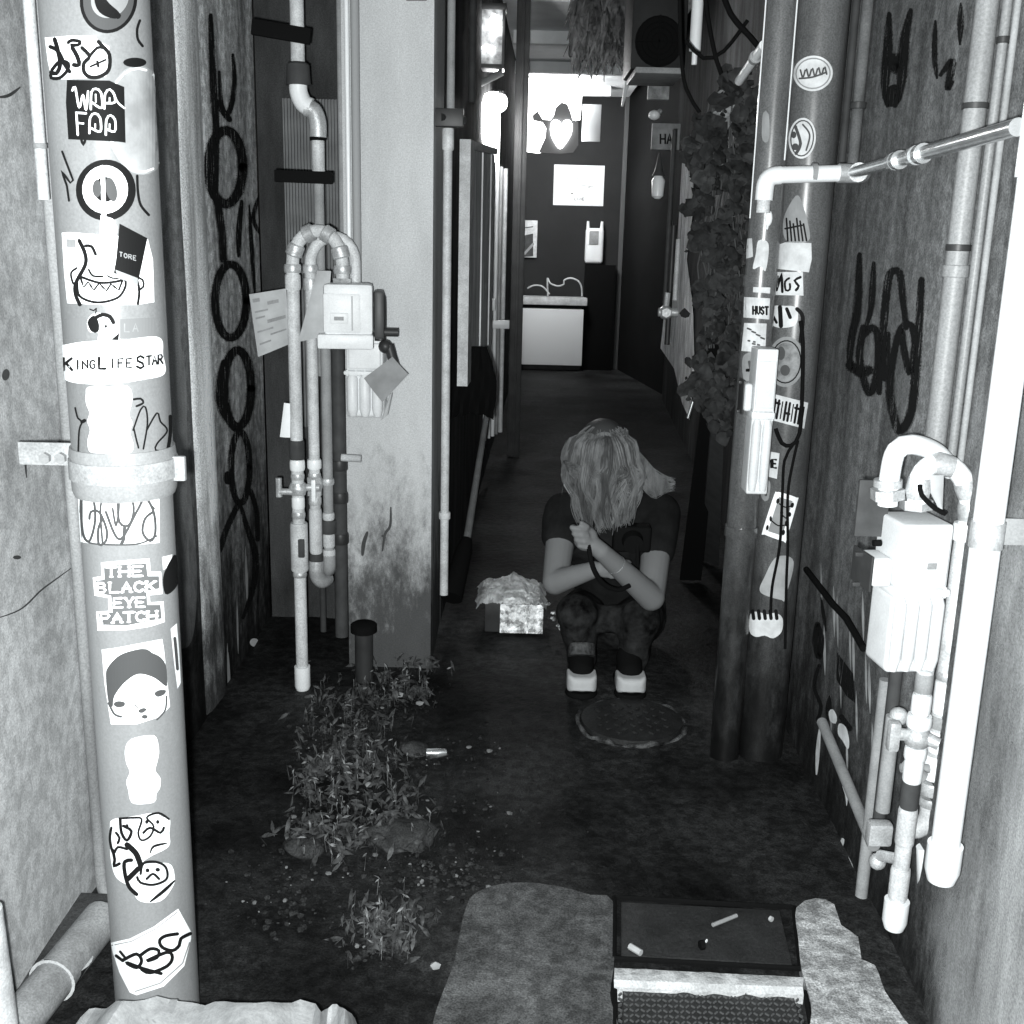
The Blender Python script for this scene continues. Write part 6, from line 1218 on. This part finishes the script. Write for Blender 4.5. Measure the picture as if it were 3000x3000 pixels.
# shoes: white toe cap, dark upper, dark sole
for s, (a_, f_) in enumerate(((al, fl), (ar, fr))):
    x = f_.x
    ty = 3.30
    mb = MB().box((x, ty + .045, .047), (.098, .085, .074), .022, seg=5); me = mb.mesh()
    for v in me.vertices:
        u = (v.co.x - x) / .05
        v.co.y += .022 * u * u
        if v.co.z > .06: v.co.z -= .018 * (1 - u * u)
        if v.co.z < .03: v.co.z += .020 * (1 - u * u)
    link('shoe_toe', me, mat('white_toe', .50, .5, var=.08, scale=20), person)
    link('shoe_sole', MB().tube([(x, ty + .060, .0), (x, ty + .060, .004), (x, ty + .060, .018)], [.052, .054, .050], 24).box((x, ty + .13, .009), (.09, .16, .017), .006).mesh(), M_BLACK, person)
    link('shoe_upper', capsules([('c', Vector((x, ty + .09, .072)), Vector((x, ty + .14, .10)), .042, .045), ('c', Vector((x, ty + .14, .06)), Vector((x, ty + .20, .06)), .042, .038)], .006, 2), M_BLACK, person)
    link('sock', MB().tube([(x, ty + .10, .115), (x, ty + .12, .150)], [.046, .044], 16).mesh(), mat('sock', .05, .8, var=.7, scale=60), person) if s == 0 else None
# bracelet, hanging camera and its strap
bp = er.lerp(wr, .72); dd = (wr - er).normalized(); n1 = dd.orthogonal().normalized(); n2 = dd.cross(n1)
link('bracelet', MB().tube([bp + (n1 * cos(a_ * pi / 12) + n2 * sin(a_ * pi / 12)) * .030 for a_ in range(25)], .0035, 6, caps=False).mesh(), M_STEEL, person)
cp_ = V(1850, 1575, 3.36)
t = thing('camera_bag', 'black camera hanging on the chest of the crouching person', 'camera', cp_ - Vector((0, 0, .05)))
link('camera_body', MB().box(cp_, (.12, .06, .085), .012, seg=3).mesh(), M_BLACK, t); link('lens', MB().tube([cp_ + Vector((0, -.03, 0)), cp_ + Vector((0, -.065, -.005))], [.034, .031], 20).mesh(), M_BLACK, t)
link('strap', MB().tube(arc3([V(1722, 1560, 3.25), V(1726, 1610, 3.19), V(1740, 1670, 3.18), V(1770, 1712, 3.2), V(1810, 1728, 3.22), V(1845, 1715, 3.24)], .01), .0075, 8).tube([V(1868, 1590, 3.3), V(1868, 1655, 3.29)], .006, 8).mesh(), M_BLACK, t)
# hair
random.seed(31)
M_HAIR = mat('fair_hair', .13, .5, var=.5, scale=40, streak=3)
M_ROOT = mat('dark_roots', .05, .5)
me = capsules([('e', head + Vector((0, .018, .012)), (.083, .094, .106), rx_)], .006, 2); link('hair_cap', me, M_ROOT, person)
mb = MB(); crown = head + Vector((0, .0, .108))
def strand(pts, r, seg=5):
    pp = arc3(pts, .02); n = len(pp); mb.tube(pp, [r * (1 - .75 * (i / (n - 1)) ** 2) for i in range(n)], seg)
mbl, mbd = mb, MB()
for cl in range(86):
    mb = mbd if cl % 6 == 0 else mbl  # some clumps take a darker hair tone
    a0 = random.uniform(-1.5, 1.5); f0 = random.random(); wob = random.uniform(-30, 30); ex = random.uniform(-18, 18); ey = random.uniform(-120, 55); ro = random.uniform(0, .026) + (.004 if cl % 4 == 0 else 0); ph = random.random() * 6; tw = random.uniform(-.012, .012)
    for i in range(11):
        a_ = a0 + random.uniform(-.11, .11); f = min(1, max(0, f0 + random.uniform(-.1, .1)))
        front = Vector((sin(a_), -cos(a_), 0)); rr = .080 + ro + random.uniform(0, .008)
        p0 = head + Vector((sin(a_) * .060, -cos(a_) * .064 - .002, .078 - .012 * f - (.0 if a_ > .35 else .006)))
        p1 = head + Vector((sin(a_) * rr * .92, -cos(a_) * rr * 1.0, .040 + random.uniform(-.012, .010)))
        p2 = head + Vector((sin(a_) * rr * 1.04 + tw, -cos(a_) * rr * 1.1 - .008, -.015))
        end = V(1778 + sin(a0) * 66 + ex + random.uniform(-9, 9), 1512 + ey * (1.2 if ey < 0 else 1) + random.uniform(-16, 16) - abs(a0) * 18 + (30 if a0 > .2 else 0), 3.36 - .02 * cos(a_) + random.uniform(-.012, .012))
        p3 = p2.lerp(end, .35) + Vector((sin(a_) * .010 + .016 * sin(ph), -.012, 0)); p4 = p2.lerp(end, .7) + Vector((.018 * sin(ph + 2), -.010, 0))
        strand([p0, p1, p2, p3, p4, end], random.uniform(.0020, .0042))
mb = mbl
for i in range(36):        # loose flyaway hairs
    a_ = random.uniform(-1.2, 1.2); rr = random.uniform(.090, .106)
    strand([crown + Vector((0, 0, .0)), head + Vector((sin(a_) * rr * .8, -cos(a_) * rr * .7, .075)), head + Vector((sin(a_) * rr * 1.15, -cos(a_) * rr, -.01)), head + Vector((sin(a_) * rr * random.uniform(.9, 1.4), -cos(a_) * rr, -.10 + random.uniform(-.03, .03)))], .0012, 4)
for i in range(230):       # long side lock swinging out to the right
    p0 = head + Vector((.05 + random.uniform(-.03, .02), -.03 + random.uniform(-.04, .06), .06 + random.uniform(-.03, .03))); s = random.uniform(-1, 1)
    strand([p0, V(1850 + random.uniform(-8, 8), 1330, 3.46 + s * .03), V(1874 + 8 * s, 1375 + 52 * s + random.uniform(-6, 6), 3.45 + s * .03), V(1915 + 8 * s, 1412 + 40 * s + random.uniform(-12, 12), 3.44), V(1950 + random.uniform(-34, 30), 1422 + 10 * s + random.uniform(-14, 8), 3.43)], .0022)
for i in range(60):        # wisps on the left side
    s = random.uniform(-1, 1); strand([head + Vector((-.06, -.03 + .03 * s, .06)), V(1672 + 8 * s, 1330, 3.42), V(1655 + 12 * s, 1390, 3.41), V(1668 + 14 * s, 1440 + 20 * s, 3.40)], .0028)
link('hair', mb.mesh(), M_HAIR, person); link('darker_hair', mbd.mesh(), mat('dark_fair_hair', .075, .5, var=.4, scale=40, streak=3), person)
mb = MB()
link('hair_clip', MB().tube([V(1655, 1418, 3.38), V(1672, 1445, 3.37)], .006, 8).mesh(), M_STG, person)
